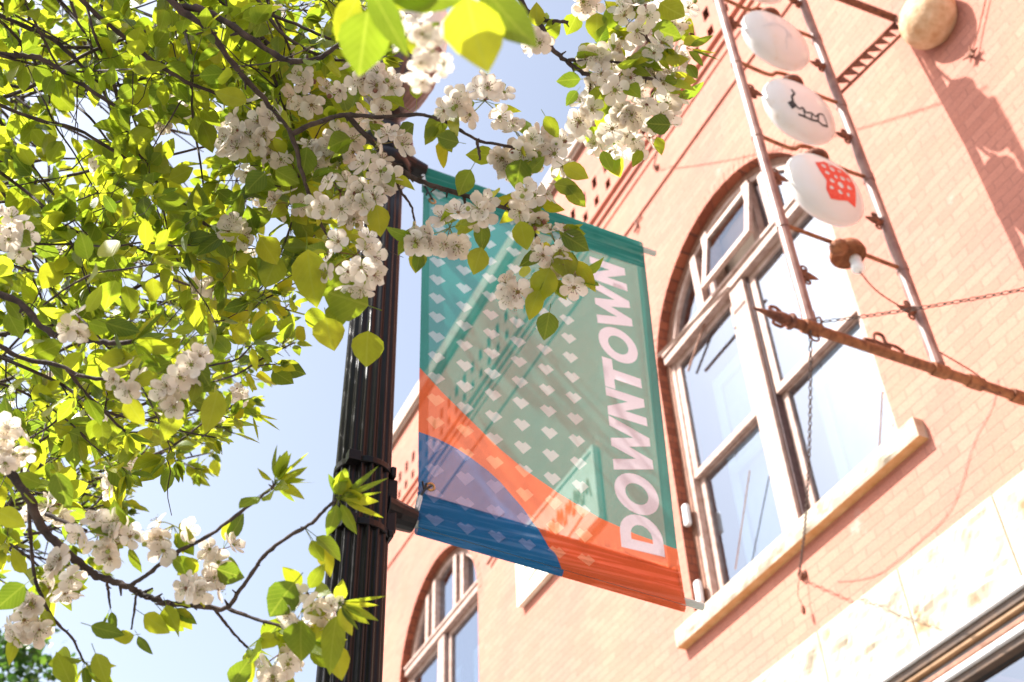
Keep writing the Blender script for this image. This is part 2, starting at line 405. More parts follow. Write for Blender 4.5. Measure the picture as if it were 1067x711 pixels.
# rock-faced stone
def rock(bm, x0, x1, z0, z1, yf, yb, amp, seed, m=0, mu=None, res=.025):
    """front face broken up like quarry-faced stone"""
    nx = max(2, int((x1-x0)/res)); nz = max(2, int((z1-z0)/res)); rr = random.Random(seed)
    from mathutils import noise as NZ
    vs = []
    for j in range(nz+1):
        for i in range(nx+1):
            x = x0+(x1-x0)*i/nx; z = z0+(z1-z0)*j/nz
            e = min(i, nx-i, 1.6*j, 1.6*(nz-j))/2.2; e = min(1, e)
            h = NZ.noise(Vector((x*5+seed*3.1, z*7, 0)))*.7 + NZ.noise(Vector((x*14, z*16+seed, 3)))*.4 + NZ.noise(Vector((x*34, z*36+seed, 7)))*.18
            vs.append((x, yf - amp*(.45*e + h*e) , z))
    fs = [(j*(nx+1)+i, j*(nx+1)+i+1, (j+1)*(nx+1)+i+1, (j+1)*(nx+1)+i) for j in range(nz) for i in range(nx)]
    bm.add(vs, fs, m)
    loop = [i for i in range(nx+1)] + [(j*(nx+1)+nx) for j in range(1, nz+1)] + [nz*(nx+1)+i for i in range(nx-1, -1, -1)] + [j*(nx+1) for j in range(nz-1, 0, -1)]
    lv = [vs[i] for i in loop]; n = len(lv)
    b0 = lv + [(x, yb, z) for x, y, z in lv]
    side = [(i, i+n, (i+1) % n + n, (i+1) % n) for i in range(n)]
    low = [f for k, f in enumerate(side) if k < nx]; rest = [f for k, f in enumerate(side) if k >= nx]
    bm.add(b0, rest, m); bm.add(b0, low, m if mu is None else mu)
for cx in WIN:
    b = MB(); rock(b, cx-1.31, cx+1.33, 5.665, 5.80, WY-.075, WY+.12, .024, int(abs(cx)), 0, 1, .02)
    b.build('stone_sill', [M['stone'], M['stone_under']], bld, smooth=False)
b = MB(); xs = [X0+.02]; rr = random.Random(8)
xs = [-14.13]
while xs[-1] < 6.5:
    xs.append(xs[-1] + rr.choice((.62, .75, .86)))
xs = sorted([v for v in xs if abs(v+3.41) > .45 and abs(v+4.17) > .42 and abs(v+4.92) > .3 and not (-4.9 < v < -3.4)] + [-3.41, -4.17, -4.92])
for i in range(len(xs)-1):
    rock(b, xs[i]+.004, xs[i+1]-.004, 4.555, 5.072, WY-.038, WY+.02, .034, i+3)
b.build('stone_band', M['stone'], bld)
b = MB(); b.box((X0, WY-.012, 4.56), (X1, WY+.002, 5.06)); b.build('stone_joints', M['coping'], bld)

# shop front
sf = MB()
steps = [(4.512, 4.553, .10, 0), (4.465, 4.512, .075, 1), (4.440, 4.465, .065, 2), (4.415, 4.440, .03, 3), (4.389, 4.415, .045, 4), (4.343, 4.374, .06, 0), (4.374, 4.389, .015, 3), (4.299, 4.343, .035, 1)]
for z0, z1, p, m in steps: sf.box((-7.2, WY-p, z0), (2.3, WY+.05, z1-.0015), m)
for xx in (-7.15, -4.9, -2.6, -.3, 2.2): sf.box((xx-.05, WY-.03, .35), (xx+.05, WY+.05, 4.2985), 1)
sf.box((-7.2, WY-.05, .004), (2.3, WY+.05, .35), 1)
sfo = sf.build('shop_front', [M['white'], M['browntrim'], M['tantrim'], M['greytrim'], M['trim_and_shade']], bld, bevel=.004)
b = MB(); b.add([(-7.1, WY+.02, .35), (2.2, WY+.02, .35), (2.2, WY+.02, 4.3), (-7.1, WY+.02, 4.3)], [(0,1,2,3)]); b.build('pane', M['glass_dark'], sfo, fixn=False)
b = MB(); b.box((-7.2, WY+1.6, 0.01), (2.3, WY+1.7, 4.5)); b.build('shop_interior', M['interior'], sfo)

# windows
def W(px, py, y=WY):
    d = F_ + R_*((px-533.5)/FPX) - U_*((py-355.5)/FPX); return CAM + d*(y/d.y)
def clip_arch(cx, r, xa, xb, z0, n=14):
    """region under the arch between xa and xb, above z0"""
    P = [(xa, z0), (xb, z0)]
    for i in range(n+1):
        x = xb + (xa-xb)*i/n; d = r*r-(x-cx)**2
        z = ZS + math.sqrt(max(d, 0)); P.append((x, max(z, z0+.002)))
    return P
def make_window(cx, opened, lab):
    w = empty('window', (cx-bld.location.x, 0, ZB)); w.parent = bld
    if lab: w['label'] = lab
    wl = Vector((cx, WY, ZB))
    fy0, fy1 = 4.588, 4.70
    fr = MB()
    ro, ri = WR+.0, WR-.055
    n = 36
    def ring(ro, ri, y0, y1, m):
        for i in range(n):
            a0, a1 = PI*i/n, PI*(i+1)/n
            fr.prism([(cx+ro*math.cos(a0), ZS+ro*math.sin(a0)), (cx+ro*math.cos(a1), ZS+ro*math.sin(a1)), (cx+ri*math.cos(a1), ZS+ri*math.sin(a1)), (cx+ri*math.cos(a0), ZS+ri*math.sin(a0))], y0, y1, m)
        for s in (-1, 1):
            xa, xb = sorted((cx+s*ro, cx+s*ri)); fr.box((xa, y0, ZB), (xb, y1, ZS), m)
    ring(ro, ri, 4.592, 4.78, 1)  # outer ring coloured brown as the shadowed side of the frame
    ring(ri-.001, ri-.05, 4.602, 4.72, 0)
    # transom and mullions
    TR0, TR1 = 8.215, 8.33
    fr.box((cx-ri, 4.545, TR0), (cx+ri, 4.70, TR1), 0)
    fr.box((cx-ri, 4.528, TR1-.035), (cx+ri, 4.545, TR1-.004), 0)
    fr.box((cx-.115, 4.565, ZB), (cx+.062, 4.70, TR0-.001), 0)
    fr.box((cx+.064, 4.60, ZB), (cx+.084, 4.70, TR0-.001), 2)
    fr.box((cx-.137, 4.60, ZB), (cx-.117, 4.70, TR0-.001), 2)
    for s in (-1, 1):
        a, bb, c, d = .27, .355, .475, .56
        for (p, q, m, y) in ((a, bb, 0, 4.575), (bb, c, 2, 4.64), (c, d, 0, 4.575)):
            xa, xb = sorted((cx+.02+s*p, cx+.02+s*q))
            zt = ZS + math.sqrt(max(0, (ri-.02)**2 - (max(abs(xa-cx), abs(xb-cx)))**2))
            fr.box((xa, y, TR1-.001), (xb, 4.70, zt), m)
    fr.box((cx-ri, 4.60, ZB), (cx+ri, 4.70, ZB+.07), 0)
    f = fr.build('window_frame', [M['paintpink'], M['trim_and_shade'], M['groove']], w)
    # sashes with panes
    def sash(xa, xb, za, zb, y, tag_=''):
        s = MB(); st = .062
        s.box((xa, y, za), (xa+st, y+.04, zb)); s.box((xb-st, y, za), (xb, y+.04, zb))
        s.box((xa+st, y, za), (xb-st, y+.04, za+.055)); s.box((xa+st, y, zb-.055), (xb-st, y+.04, zb))
        o = s.build('sash', M['paintpink'], w)
        g = MB(); g.add([(xa+st, y+.02, za+.055), (xb-st, y+.02, za+.055), (xb-st, y+.02, zb-.055), (xa+st, y+.02, zb-.055)], [(0,1,2,3)])
        g.build('pane', M['glass'], w, fixn=False)
    for xa, xb in ((cx-ri+.052, cx-.139), (cx+.086, cx+ri-.052)):
        sash(xa, xb, 7.01, TR0-.002, 4.615)
        sash(xa, xb, ZB+.07, 7.055, 4.66)
    g = MB()
    secs = [(cx-ri+.06, cx+.02-.56), (cx+.02-.27, cx+.02+.27), (cx+.02+.56, cx+ri-.06)]
    for i, (xa, xb) in enumerate(secs):
        if i == 1 and opened: continue
        g = MB(); P = clip_arch(cx, ri-.05, xa, xb, TR1); g.add([(x, 4.64, z) for x, z in P], [tuple(range(len(P)))])
        g.build('pane', M['glass'], w, fixn=False)
    # inner storm frames, blinds, dark room
    b = MB()
    for xa, xb in ((cx-ri+.06, cx-.14), (cx+.09, cx+ri-.06)):
        za, zb = ZB+.02, TR0
        b.box((xa+.13, 4.855, za), (xa+.23, 4.875, zb-.24), 1); b.box((xb-.03, 4.855, za), (xb, 4.875, zb-.24), 1)
        b.box((xa+.23, 4.855, zb-.36), (xb-.03, 4.875, zb-.24), 1); b.box((xa+.23, 4.855, 6.98), (xb-.03, 4.875, 7.08), 1)
        b.box((xa+.21, 4.885, za), (xb-.01, 4.90, zb-.27), 0)
    b.build('window_blind', [M['blind'], M['inner']], w)
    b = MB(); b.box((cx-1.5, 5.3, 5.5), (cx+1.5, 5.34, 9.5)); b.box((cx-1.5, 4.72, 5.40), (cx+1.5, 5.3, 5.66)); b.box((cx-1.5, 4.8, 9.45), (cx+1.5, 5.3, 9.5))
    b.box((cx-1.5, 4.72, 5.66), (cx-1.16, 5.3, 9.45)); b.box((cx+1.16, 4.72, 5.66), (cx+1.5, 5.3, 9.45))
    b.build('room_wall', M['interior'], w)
    if opened:     # the top sash stands ajar, pushed out at the foot
        s = MB(); hw = .345; H = .66; st = .06
        rot = Matrix.Rotation(math.radians(-11), 3, 'X')
        c0 = Vector((cx+.04, 4.60, 9.03))
        def T(p): return rot @ Vector(p) + c0
        def bx(a, bq, m=0):
            t = MB(); t.box(a, bq, m); s.add([T(v) for v in t.v], t.f, m)
        bx((-hw, -.02, -H), (-hw+st, .02, 0)); bx((hw-st, -.02, -H), (hw, .02, 0)); bx((-hw+st, -.02, -H), (hw-st, .02, -H+st)); bx((-hw+st, -.02, -st), (hw-st, .02, 0))
        o = s.build('open_sash', M['paintpink'], w)
        g = MB(); g.add([T(p) for p in ((-hw+st, 0, -H+st), (hw-st, 0, -H+st), (hw-st, 0, -st), (-hw+st, 0, -st))], [(0,1,2,3)]); g.build('pane', M['openglass'], w, fixn=False)
        g = MB(); P = clip_arch(cx, ri-.05, cx-.50, cx+.50, TR1-.05); g.prism(P, 4.76, 4.78); g.build('window_blind', M['reflect_panel'], w)  # panel added behind the open pane, carries its painted beige reflection
        # storm bar projecting across the left bay and its stay arm
        s = MB(); s.tube([(-5.99, 4.40, 8.17), (-5.02, 4.46, 8.10)], .017, 4)
        s.build('storm_bar', M['paintpink'], w)
        s = MB(); a_ = W(736, 332, 4.585); c_ = W(717, 387, 4.595); s.tube([a_, c_], .010, 5); s.build('stay_arm', M['trim_and_shade'], w)
        for zz in (5.93, 6.60):
            s = MB(); s.box((cx-1.128, 4.515, zz), (cx-1.07, 4.56, zz+.19)); s.build('shutter_hinge', M['white'], w, bevel=.015)
        s = MB(); s.tube([(-5.27*1.02, 4.595, 6.62), (-5.66*1.02, 4.62, 6.03)], .006, 4); s.build('screen_brace', M['paintpink'], w)
        s = MB(); s.tube([(-3.96*1.01, 4.595, 6.28), (-4.16*1.01, 4.62, 5.93)], .006, 4); s.build('screen_brace', M['paintpink'], w)
M['openglass'] = glass_mat('beige_reflection_glass', (.80, .72, .66), .10)  # beige tint stands in for the street mirrored in the open pane
M['reflect_panel'] = rough_mat('beige_reflection_panel', (.55, .46, .38), (.66, .56, .47), 3, .9, bs=0)  # beige of the mirrored street, painted on the panel behind the pane
for i, cx in enumerate(WIN):
    make_window(cx, i == 1, 'arched window with its small top light pushed open' if i else None)

# painted board on the wall between the windows
sg = empty('painted_signboard', (-8.05, WY, 7.35), label='cream painted board with brown script on the brick wall behind the banner', cat='sign')
b = MB(); b.box((-8.87, WY-.05, 7.36), (-7.23, WY-.004, 8.14), 0)
b.build('board', M['signcream'], sg, bevel=.006)
b = MB()
for a, c, d, e in ((-8.87, -8.83, 7.36, 8.14), (-7.27, -7.23, 7.36, 8.14)): b.box((a, WY-.065, d), (c, WY-.051, e))
b.box((-8.83, WY-.065, 8.10), (-7.27, WY-.051, 8.14)); b.box((-8.83, WY-.065, 7.36), (-7.27, WY-.051, 7.39)); b.build('moulding', M['signcream'], sg)
b = MB(); rr = random.Random(3)
for k in range(8):
    xx = -8.68 + k*.17
    pts = [(xx, WY-.053, 7.66), (xx+.03, WY-.053, 7.9-.04*(k % 2)), (xx+.07, WY-.053, 7.72), (xx+.10, WY-.053, 7.86), (xx+.14, WY-.053, 7.66)]
    b.tube(catmull(pts, 5), .011, 5)
b.tube(catmull([(-8.65, WY-.053, 7.52), (-8.3, WY-.053, 7.57), (-7.9, WY-.053, 7.5), (-7.5, WY-.053, 7.56)], 5), .009, 5)
b.build('lettering', M['signbrown'], sg)

# small hooks and wall irons, wall cable
b = MB(); pts = [W(x, y, WY-.006) for x, y in ((1040, 395), (1033, 425), (1015, 460), (1000, 510), (985, 538), (960, 562), (925, 592), (900, 603), (872, 606))]
b.tube(catmull(pts, 5), .0017, 5)
tag(b.build('wall_cable', M['tube']), 'thin slack reddish wire drooping over the brick below the arched window', 'cable')
b = MB()
for A, B_ in (((667, 224), (662, 231)), ((662, 231), (664, 236)), ((664, 236), (661, 242))):
    b.tube([W(*A, WY-.02), W(*B_, WY-.02)], .012, 5)
tag(b.build('wall_hook', M['rustdark']), 'small bent dark iron hook below the brick ledges by the arched window', 'hook')
b = MB(); b.tube([W(516, 575, WY-.03), W(508, 588, WY-.03)], .015, 5); b.tube([W(511, 576, WY-.03), W(516, 578, WY-.01)], .01, 5)
tag(b.build('wall_spike', M['rustdark']), 'small dark iron spike on the brick just under the banner', 'hook')
b = MB(); c = W(1012, 57, WY-.03)
for k in range(6):
    q = k*PI/3; b.tube([c, c+Vector((math.cos(q)*.055, -.02*(k % 2), math.sin(q)*.055))], [.014, .004], 5)
b.ellipsoid(c, (.025, .02, .025), 8, 6)
b.tube([c, W(1020, 30, WY-.02), W(1034, -30, WY-.02)], .004, 5)
tag(b.build('star_anchor', M['rustdark']), 'dark star shaped wall anchor with a thin wire right of the gilt ball', 'wall anchor')

# ------------------------------------------------------------------ hanging sign
SX = -2.934
hs = empty('hanging_sign', (SX, WY, 5.3), label='rusty iron ladder sign on a boom carrying white glass globes with worn letters', cat='sign')
b = MB()
b.tube([(SX, 2.93, 5.31), (SX, WY+.02, 5.31)], .026, 12)
for y in (3.045, 3.80, 4.02, 4.3): b.tube([(SX, y-.045, 5.31), (SX, y+.045, 5.31)], .035, 12)
b.tube([(SX, 4.46, 5.31), (SX, WY+.01, 5.31)], .08, 12)
b.build('boom', M['rust'], hs, smooth=False)
b = MB()   # spearhead finial at the tip
b.tube([(SX, 2.96, 5.31), (SX, 2.88, 5.312), (SX, 2.80, 5.315), (SX, 2.72, 5.318)], [.024, .030, .016, .003], 8)
b.tube(catmull([(SX, 2.90, 5.33), (SX, 2.86, 5.37), (SX, 2.82, 5.36), (SX, 2.84, 5.33)], 4), .008, 5)
b.tube(catmull([(SX, 2.90, 5.29), (SX, 2.86, 5.25), (SX, 2.82, 5.26), (SX, 2.84, 5.29)], 4), .008, 5)
b.torus((SX, 2.93, 5.31), .030, .012, Vector((1, 0, 0)), Vector((0, 0, 1)))
b.build('spearhead', M['rustdark'], hs)
ZTOP = 9.18
for y in (3.045, 3.805):
    b = MB(); b.tube([(SX, y, 5.33), (SX, y, ZTOP)], .030, 12)
    for z in (5.37, 6.03, 6.77, 7.47, 8.19, 8.93): b.tube([(SX, y, z-.03), (SX, y, z+.03)], .034, 12)
    b.build('upright', M['tube'], hs, smooth=False)
GZ = [8.72, 7.945, 7.205, 6.50]
YC = 3.425
for i, z in enumerate([5.985+.05, 6.785, 7.495, 8.21, 8.93]):
    b = MB()
    yc = YC
    if z < 6.1: pts = [(SX, 3.05, z), (SX, 3.42, z), (SX, 3.80, z-.01)]
    else:
        pts = [(SX, 3.05, z-.01), (SX, 3.22, z-.02), (SX, 3.30, z-.005), (SX, 3.345, z+.045), (SX, yc, z+.07), (SX, 3.50, z+.045), (SX, 3.55, z-.005), (SX, 3.65, z-.02), (SX, 3.80, z-.01)]
    b.tube(catmull(pts, 4), .0125, 6)
    b.build('cross_bar', M['rust'], hs)
for z in GZ:
    g = MB(); g.ellipsoid((SX, YC, z-.01), (.10, .24, .258), 36, 24, e=.93)
    go = g.build('glass_globe', M['globe'], hs, smooth=True)
    c = MB(); c.lathe([(.075, -.015), (.08, .0), (.075, .02), (.05, .035), (.012, .06)], (SX, YC, z+.240), 16); c.build('globe_cap', M['rustdark'], go)
def on_globe(yy, zz, gz, off=.0025):
    """point on the +x face of a globe, yy/zz as fractions of its half sizes"""
    e = 2/.93
    k = 1 - abs(yy)**e - abs(zz)**e
    xx = max(k, 0)**(1/e)
    return Vector((SX + .10*xx + off, YC + .24*yy, gz-.01 + .258*zz))
def decal(poly, gz, mb, sub=3):
    P = [on_globe(a, c, gz) for a, c in poly]
    cx_ = sum(a for a, c in poly)/len(poly); cz_ = sum(c for a, c in poly)/len(poly)
    rings = []; n0 = []
    poly2 = []
    for i in range(len(poly)):
        a, c_ = poly[i], poly[(i+1) % len(poly)]
        for k in range(sub): poly2.append((a[0]+(c_[0]-a[0])*k/sub, a[1]+(c_[1]-a[1])*k/sub))
    n = len(poly2); vs = [on_globe(cx_, cz_, gz)]; fs = []
    for q in (.5, 1.0):
        vs += [on_globe(cx_+(a-cx_)*q, cz_+(c_-cz_)*q, gz) for a, c_ in poly2]
    for i in range(n):
        j = (i+1) % n; fs.append((0, 1+i, 1+j)); fs.append((1+i, 1+n+i, 1+n+j, 1+j))
    mb.add(vs, fs)
def stroke(pts, w, gz, mb):
    for (a, c) in zip(pts, pts[1:]):
        d = Vector((c[0]-a[0], c[1]-a[1])); L = d.length or 1; nrm = Vector((-d.y, d.x))/L*w
        decal([(a[0]-nrm.x, a[1]-nrm.y), (c[0]-nrm.x, c[1]-nrm.y), (c[0]+nrm.x, c[1]+nrm.y), (a[0]+nrm.x, a[1]+nrm.y)], gz, mb, 2)
# worn lettering on the globes
# lowest: red block with flaked holes
def cdt_decal(outer, holes, gz, grid=.07):
    V = []; E = []
    for lp in [outer]+holes:
        b0 = len(V); V += [Vector(p) for p in lp]; E += [(b0+i, b0+(i+1) % len(lp)) for i in range(len(lp))]
    x = -1
    while x < 1:
        z = -1
        while z < 1:
            if inside((x, z), outer): V.append(Vector((x+.003, z+.002)))
            z += grid
        x += grid
    vo, eo, fo, *_ = delaunay_2d_cdt(V, E, [], 0, 1e-6); fs = []
    for f in fo:
        c = sum((vo[i] for i in f), Vector((0, 0)))/len(f)
        if inside(c, outer) and not any(inside(c, h) for h in holes): fs.append(tuple(f))
    return [on_globe(v.x, v.y, gz) for v in vo], fs
rr = random.Random(4)
def blob(cx, cz, r, n=9): return [(cx+r*(1+rr.uniform(-.25, .25))*math.cos(2*PI*i/n), cz+r*(1+rr.uniform(-.25, .25))*math.sin(2*PI*i/n)) for i in range(n)]
RH = [blob(-.25, .24, .06), blob(-.03, .22, .07), blob(.18, .26, .05), blob(-.22, .02, .06), blob(.0, -.02, .05), blob(.20, .02, .08), blob(.40, .08, .06), blob(-.15, -.2, .06), blob(.08, -.24, .08), blob(.33, -.20, .07), blob(-.20, -.42, .05), blob(.02, -.46, .06), blob(.25, -.44, .05), blob(-.06, .36, .04)]
b = MB(); vs, fs = cdt_decal([(-.45, .31), (-.30, .36), (-.17, .45), (.07, .39), (.32, .40), (.50, .30), (.58, .01), (.51, -.34), (.45, -.67), (.2, -.62), (-.03, -.69), (-.25, -.71), (-.35, -.51), (-.31, -.25), (-.41, .03)], RH, GZ[3]); b.add(vs, fs)
b.build('lettering', M['letterred'], hs, fixn=False)
b = MB()
stroke([(-.45, .15), (-.40, .0), (-.50, -.13), (-.50, -.35)], .03, GZ[2], b)
decal([(-.64, -.36), (-.50, -.26), (-.40, -.42), (-.54, -.54)], GZ[2], b)
stroke([(-.42, -.44), (-.36, -.50), (-.26, -.42), (-.19, -.55), (-.02, -.50), (.09, -.57), (.22, -.42), (.35, -.37)], .022, GZ[2], b)
stroke([(-.39, -.65), (-.2, -.68), (-.03, -.70), (.15, -.66), (.30, -.70), (.48, -.64)], .026, GZ[2], b)
stroke([(-.26, -.42), (-.22, -.67)], .02, GZ[2], b); stroke([(-.02, -.5), (-.04, -.7)], .02, GZ[2], b); stroke([(.18, -.44), (.16, -.66)], .024, GZ[2], b); stroke([(.35, -.37), (.46, -.62)], .02, GZ[2], b)
b.build('lettering', M['letterblack'], hs, fixn=False)
b = MB()
decal([(-.70, -.23), (-.40, .04), (-.28, .0), (-.46, -.12)], GZ[1], b); stroke([(-.30, .02), (-.1, .02), (.03, -.07)], .018, GZ[1], b); stroke([(.03, -.07), (.02, -.3), (-.04, -.5), (-.03, -.77)], .018, GZ[1], b)
decal([(.0, -.02), (.12, -.10), (.18, -.28), (.04, -.2)], GZ[1], b)
stroke([(.02, -.32), (.18, -.36)], .014, GZ[1], b)
b.build('lettering', M['lettergrey'], hs, fixn=False)
# bottom fitting: gallery without its globe, porcelain socket and wire
b = MB(); b.lathe([(.02, .05), (.055, .045), (.085, .015), (.095, -.02), (.09, -.035), (.07, -.02), (.03, .0), (.015, .01)], (SX, 3.44, 6.0), 20)
b.ellipsoid((SX+.02, 3.37, 5.985), (.05, .05, .04), 12, 8)
b.build('lamp_gallery', M['rust'], hs)
b = MB(); b.lathe([(.022, 0), (.03, -.02), (.026, -.05), (.034, -.065), (.034, -.09), (.018, -.11)], (SX+.01, 3.47, 5.965), 14); b.build('socket', M['porcelain'], hs, smooth=True)
b = MB(); b.tube(catmull([(SX+.01, 3.47, 5.86), (SX+.02, 3.53, 5.74), (SX+.02, 3.66, 5.68), (SX, 3.78, 5.72)], 6), .004, 5)
b.tube(catmull([(SX, 3.83, 5.46), (SX+.03, 3.97, 5.36), (SX+.02, 4.05, 5.34)], 5), .004, 5)
b.tube(catmull([(SX, 4.02, 5.30), (SX+.03, 4.07, 5.25), (SX+.02, 4.15, 5.26), (SX, 4.17, 5.31)], 5), .004, 5)
b.build('loose_wire', M['rustdark'], hs)
# cast leaf ornaments along the uprights
def ornament(y, z, s):
    b = MB(); c = Vector((SX, y, z))
    for a, L, w in ((0, .10, .02), (50, .065, .016), (-50, .065, .016)):
        q = math.radians(a); d = Vector((0, s*math.cos(q), math.sin(q)))
        b.tube([c, c+d*L*.35, c+d*L*.7, c+d*L], [.012, w, w*.6, .002], 6)
    for k in (-1, 1):
        b.torus(c+Vector((0, s*.02, k*.045)), .018, .006, Vector((0, 1, 0)), Vector((0, 0, 1)), 10, 5)
    b.tube([c-Vector((0, s*.035, 0)), c], .02, 6)
    b.build('leaf_ornament', M['rustdark'], hs)
for z in (8.64, 7.93, 7.21, 6.44, 5.69): ornament(3.085, z, 1)
for z in (8.60, 7.86, 7.13, 6.38, 5.70): ornament(3.765, z, -1)
b = MB(); b.tube(catmull([(SX, 3.42, 5.35), (SX, 3.44, 5.42), (SX, 3.49, 5.43), (SX, 3.50, 5.38), (SX, 3.56, 5.38), (SX, 3.6, 5.36)], 4), .009, 5); b.tube([(SX, 3.36, 5.36), (SX, 3.44, 5.37), (SX, 3.52, 5.36)], .01, 5)
b.build('boom_scroll', M['rustdark'], hs)
# top bracket, toothed brace and gilt ball by the wall
b = MB(); A = Vector((SX, 3.05, 8.93)); Bq = Vector((SX, 3.8, 8.93)); Cw = Vector((-2.775, 4.47, 8.64))
b.tube([Bq, Cw], .028, 8); b.build('top_bracket', M['rustdark'], hs)
P1 = Vector((SX, 3.81, 7.70)); P2 = Vector((-2.79, 4.46, 8.60)); P3 = Vector((SX+.01, 3.81, 7.57)); P4 = Vector((-2.73, 4.46, 8.44))
b = MB(); b.tube([P1, P2], .013, 6)
d = (P2-P1); dn = d.normalized(); out = (P3-P1); out = (out - dn*out.dot(dn)).normalized(); side = dn.cross(out)
nt_ = 8
for k in range(nt_):
    a = P1 + d*((k+.05)/nt_); c = P1 + d*((k+.95)/nt_); t = P1 + d*((k+.75)/nt_) + out*.075
    vs = [a-side*.004, c-side*.004, t-side*.004, a+side*.004, c+side*.004, t+side*.004]
    b.add(vs, [(0,1,2), (5,4,3), (0,3,4,1), (1,4,5,2), (2,5,3,0)])
b.build('toothed_brace', M['rustdark'], hs)
b = MB(); b.tube([P3, P4], .011, 6); b.build('brace_rod', M['rustdark'], hs)
BC = W(967, 20, 4.40)
b = MB(); b.ellipsoid(BC, (.195, .17, .2), 28, 20)
b.tube([BC+Vector((0, .1, 0)), Vector((BC.x, 4.5, BC.z))], .06, 10)
from mathutils import noise as NZ
b.v = [tuple(Vector(v) + (Vector(v)-BC).normalized()*(.006*NZ.noise(Vector(v)*14)+.003*NZ.noise(Vector(v)*40))) for v in b.v]
b.build('gilt_ball', M['ball'], hs, smooth=True)
b = MB(); b.tube([Cw, (BC.x-.14, 4.42, BC.z+.14)], .02, 6)
b.build('ball_stay', M['rustdark'], hs)
# guy chains
def chain(a, c, sag, name='guy_chain', link_=.034, parent=hs):
    a = Vector(a); c = Vector(c); n = 60
    P = [a.lerp(c, t/n) - Vector((0, 0, sag*4*(t/n)*(1-t/n))) for t in range(n+1)]
    b = MB(); acc = 0; k = 0
    L = [0]
    for i in range(n): L.append(L[-1]+(P[i+1]-P[i]).length)
    s = 0; i = 0
    while s < L[-1]:
        while L[i+1] < s: i += 1
        t = (s-L[i])/(L[i+1]-L[i]); p = P[i].lerp(P[i+1], t); d = (P[i+1]-P[i]).normalized()
        u = d.cross(Vector((.3, .5, .8))).normalized(); v = d.cross(u)
        u, v = (u, v) if k % 2 else (v, u)
        b.torus(p, .0085, .0032, d, u, 8, 4, el=2.3); s += link_; k += 1
    return b.build(name, M['chain'], parent)
chain((SX, 3.03, 5.27), (-4.963, 4.46, 5.49), .10)
ce = W(1067, 283); 
chain((SX, 3.06, 5.35), (-.95, 4.46, 4.93), .10)
chain((SX, 3.05, 9.30), (-5.672, 4.46, 10.347), .12)
b = MB()
for p in (Vector((-4.963, 4.47, 5.49)), Vector((-5.672, 4.47, 10.347)), Vector((-.95, 4.44, 4.93))):
    b.torus(p, .02, .006, Vector((1, 0, 0)), Vector((0, 0, 1)), 10, 5); b.tube([p, p+Vector((0, .04, 0))], .009, 6); b.box(p-Vector((.03, -.015, .02)), p+Vector((.03, .03, .02)))
b.tube(catmull([(-4.963, 4.46, 5.47), (-4.99, 4.44, 5.36), (-4.985, 4.45, 5.28)], 4), .003, 4); b.ellipsoid((-4.985, 4.45, 5.25), (.014, .014, .035), 8, 6)
b.build('chain_anchor', M['rustdark'], hs)
b = MB(); b.torus((SX, 3.045, 5.26), .03, .005, Vector((0, 1, 0)), Vector((0, 0, 1)), 12, 5); b.torus((SX+.01, 3.08, 5.345), .03, .005, Vector((1, 0, 0)), Vector((0, 0, 1)), 12, 5)
b.build('chain_ring', M['rustdark'], hs)

# ------------------------------------------------------------------ lamp post
LX, LY = -2.2, .70
lp = empty('street_lamp', (LX, LY, 0), label='black fluted lamp post that carries the banner, bronze fitter half hidden by blossom', cat='street lamp')
b = MB(); prof = [(.20, 0), (.20, .08), (.17, .12), (.165, .45), (.14, .5), (.12, .62), (.10, .70), (.085, .76)]
b.lathe(prof, (LX, LY, 0), 32); b.build('base', M['black'], lp, smooth=False, bevel=.004)
b = MB(); b.lathe([(.074, .76), (.072, 2.0), (.068, 3.2), (.062, 4.2), (.060, 4.42)], (LX, LY, 0), 128, flute=.13, fl_n=16)
b.build('shaft', M['black'], lp, smooth=True)
b = MB(); b.lathe([(.060, 4.42), (.080, 4.43), (.085, 4.46), (.062, 4.50), (.060, 4.53), (.082, 4.55), (.088, 4.58), (.066, 4.62), (.046, 4.66), (.044, 4.74)], (LX, LY, 0), 32); b.build('collar', M['black'], lp, smooth=True)
b = MB(); b.lathe([(.044, 4.74), (.060, 4.76), (.085, 4.80), (.125, 4.88), (.158, 4.97), (.172, 5.04), (.176, 5.08), (.16, 5.09)], (LX, LY, 0), 96, flute=.05, fl_n=24); b.build('fitter', M['bronze'], lp, smooth=True)
b = MB(); b.lathe([(.15, 5.09), (.19, 5.16), (.20, 5.26), (.17, 5.40), (.10, 5.50), (.03, 5.54)], (LX, LY, 0), 32); b.build('lamp_globe', M['globe'], lp, smooth=True)

# ------------------------------------------------------------------ banner
bn = empty('street_banner', (LX, LY+.15, 3.15), label='teal, orange and blue DOWNTOWN banner hung from the black lamp post', cat='banner')
BL, BR_, TL, TR = (.841, 3.180), (1.574, 3.133), (.827, 4.521), (1.618, 4.515)
outer = [BL, BR_, TR, TL]
def lp2(a, c, t): return (a[0]+(c[0]-a[0])*t, a[1]+(c[1]-a[1])*t)
def hemline(p): return p
inn = [(BL[0]+.026, BL[1]+.102), (BR_[0]-.030, BR_[1]+.105), (TR[0]-.030, TR[1]-.115), (TL[0]+.026, TL[1]-.125)]
orange = [(.80, 3.74), (.836, 3.69), (.901, 3.624), (.97, 3.564), (1.065, 3.484), (1.14, 3.435), (1.236, 3.388), (1.348, 3.345), (1.454, 3.322), (1.564, 3.308), (1.63, 3.302), (1.63, 3.05), (.80, 3.05)]
blue = [(.80, 3.478), (.836, 3.474), (.891, 3.466), (.945, 3.449), (.985, 3.430), (1.03, 3.404), (1.062, 3.380), (1.127, 3.314), (1.166, 3.262), (1.205, 3.200), (1.222, 3.150), (1.23, 3.05), (.80, 3.05)]
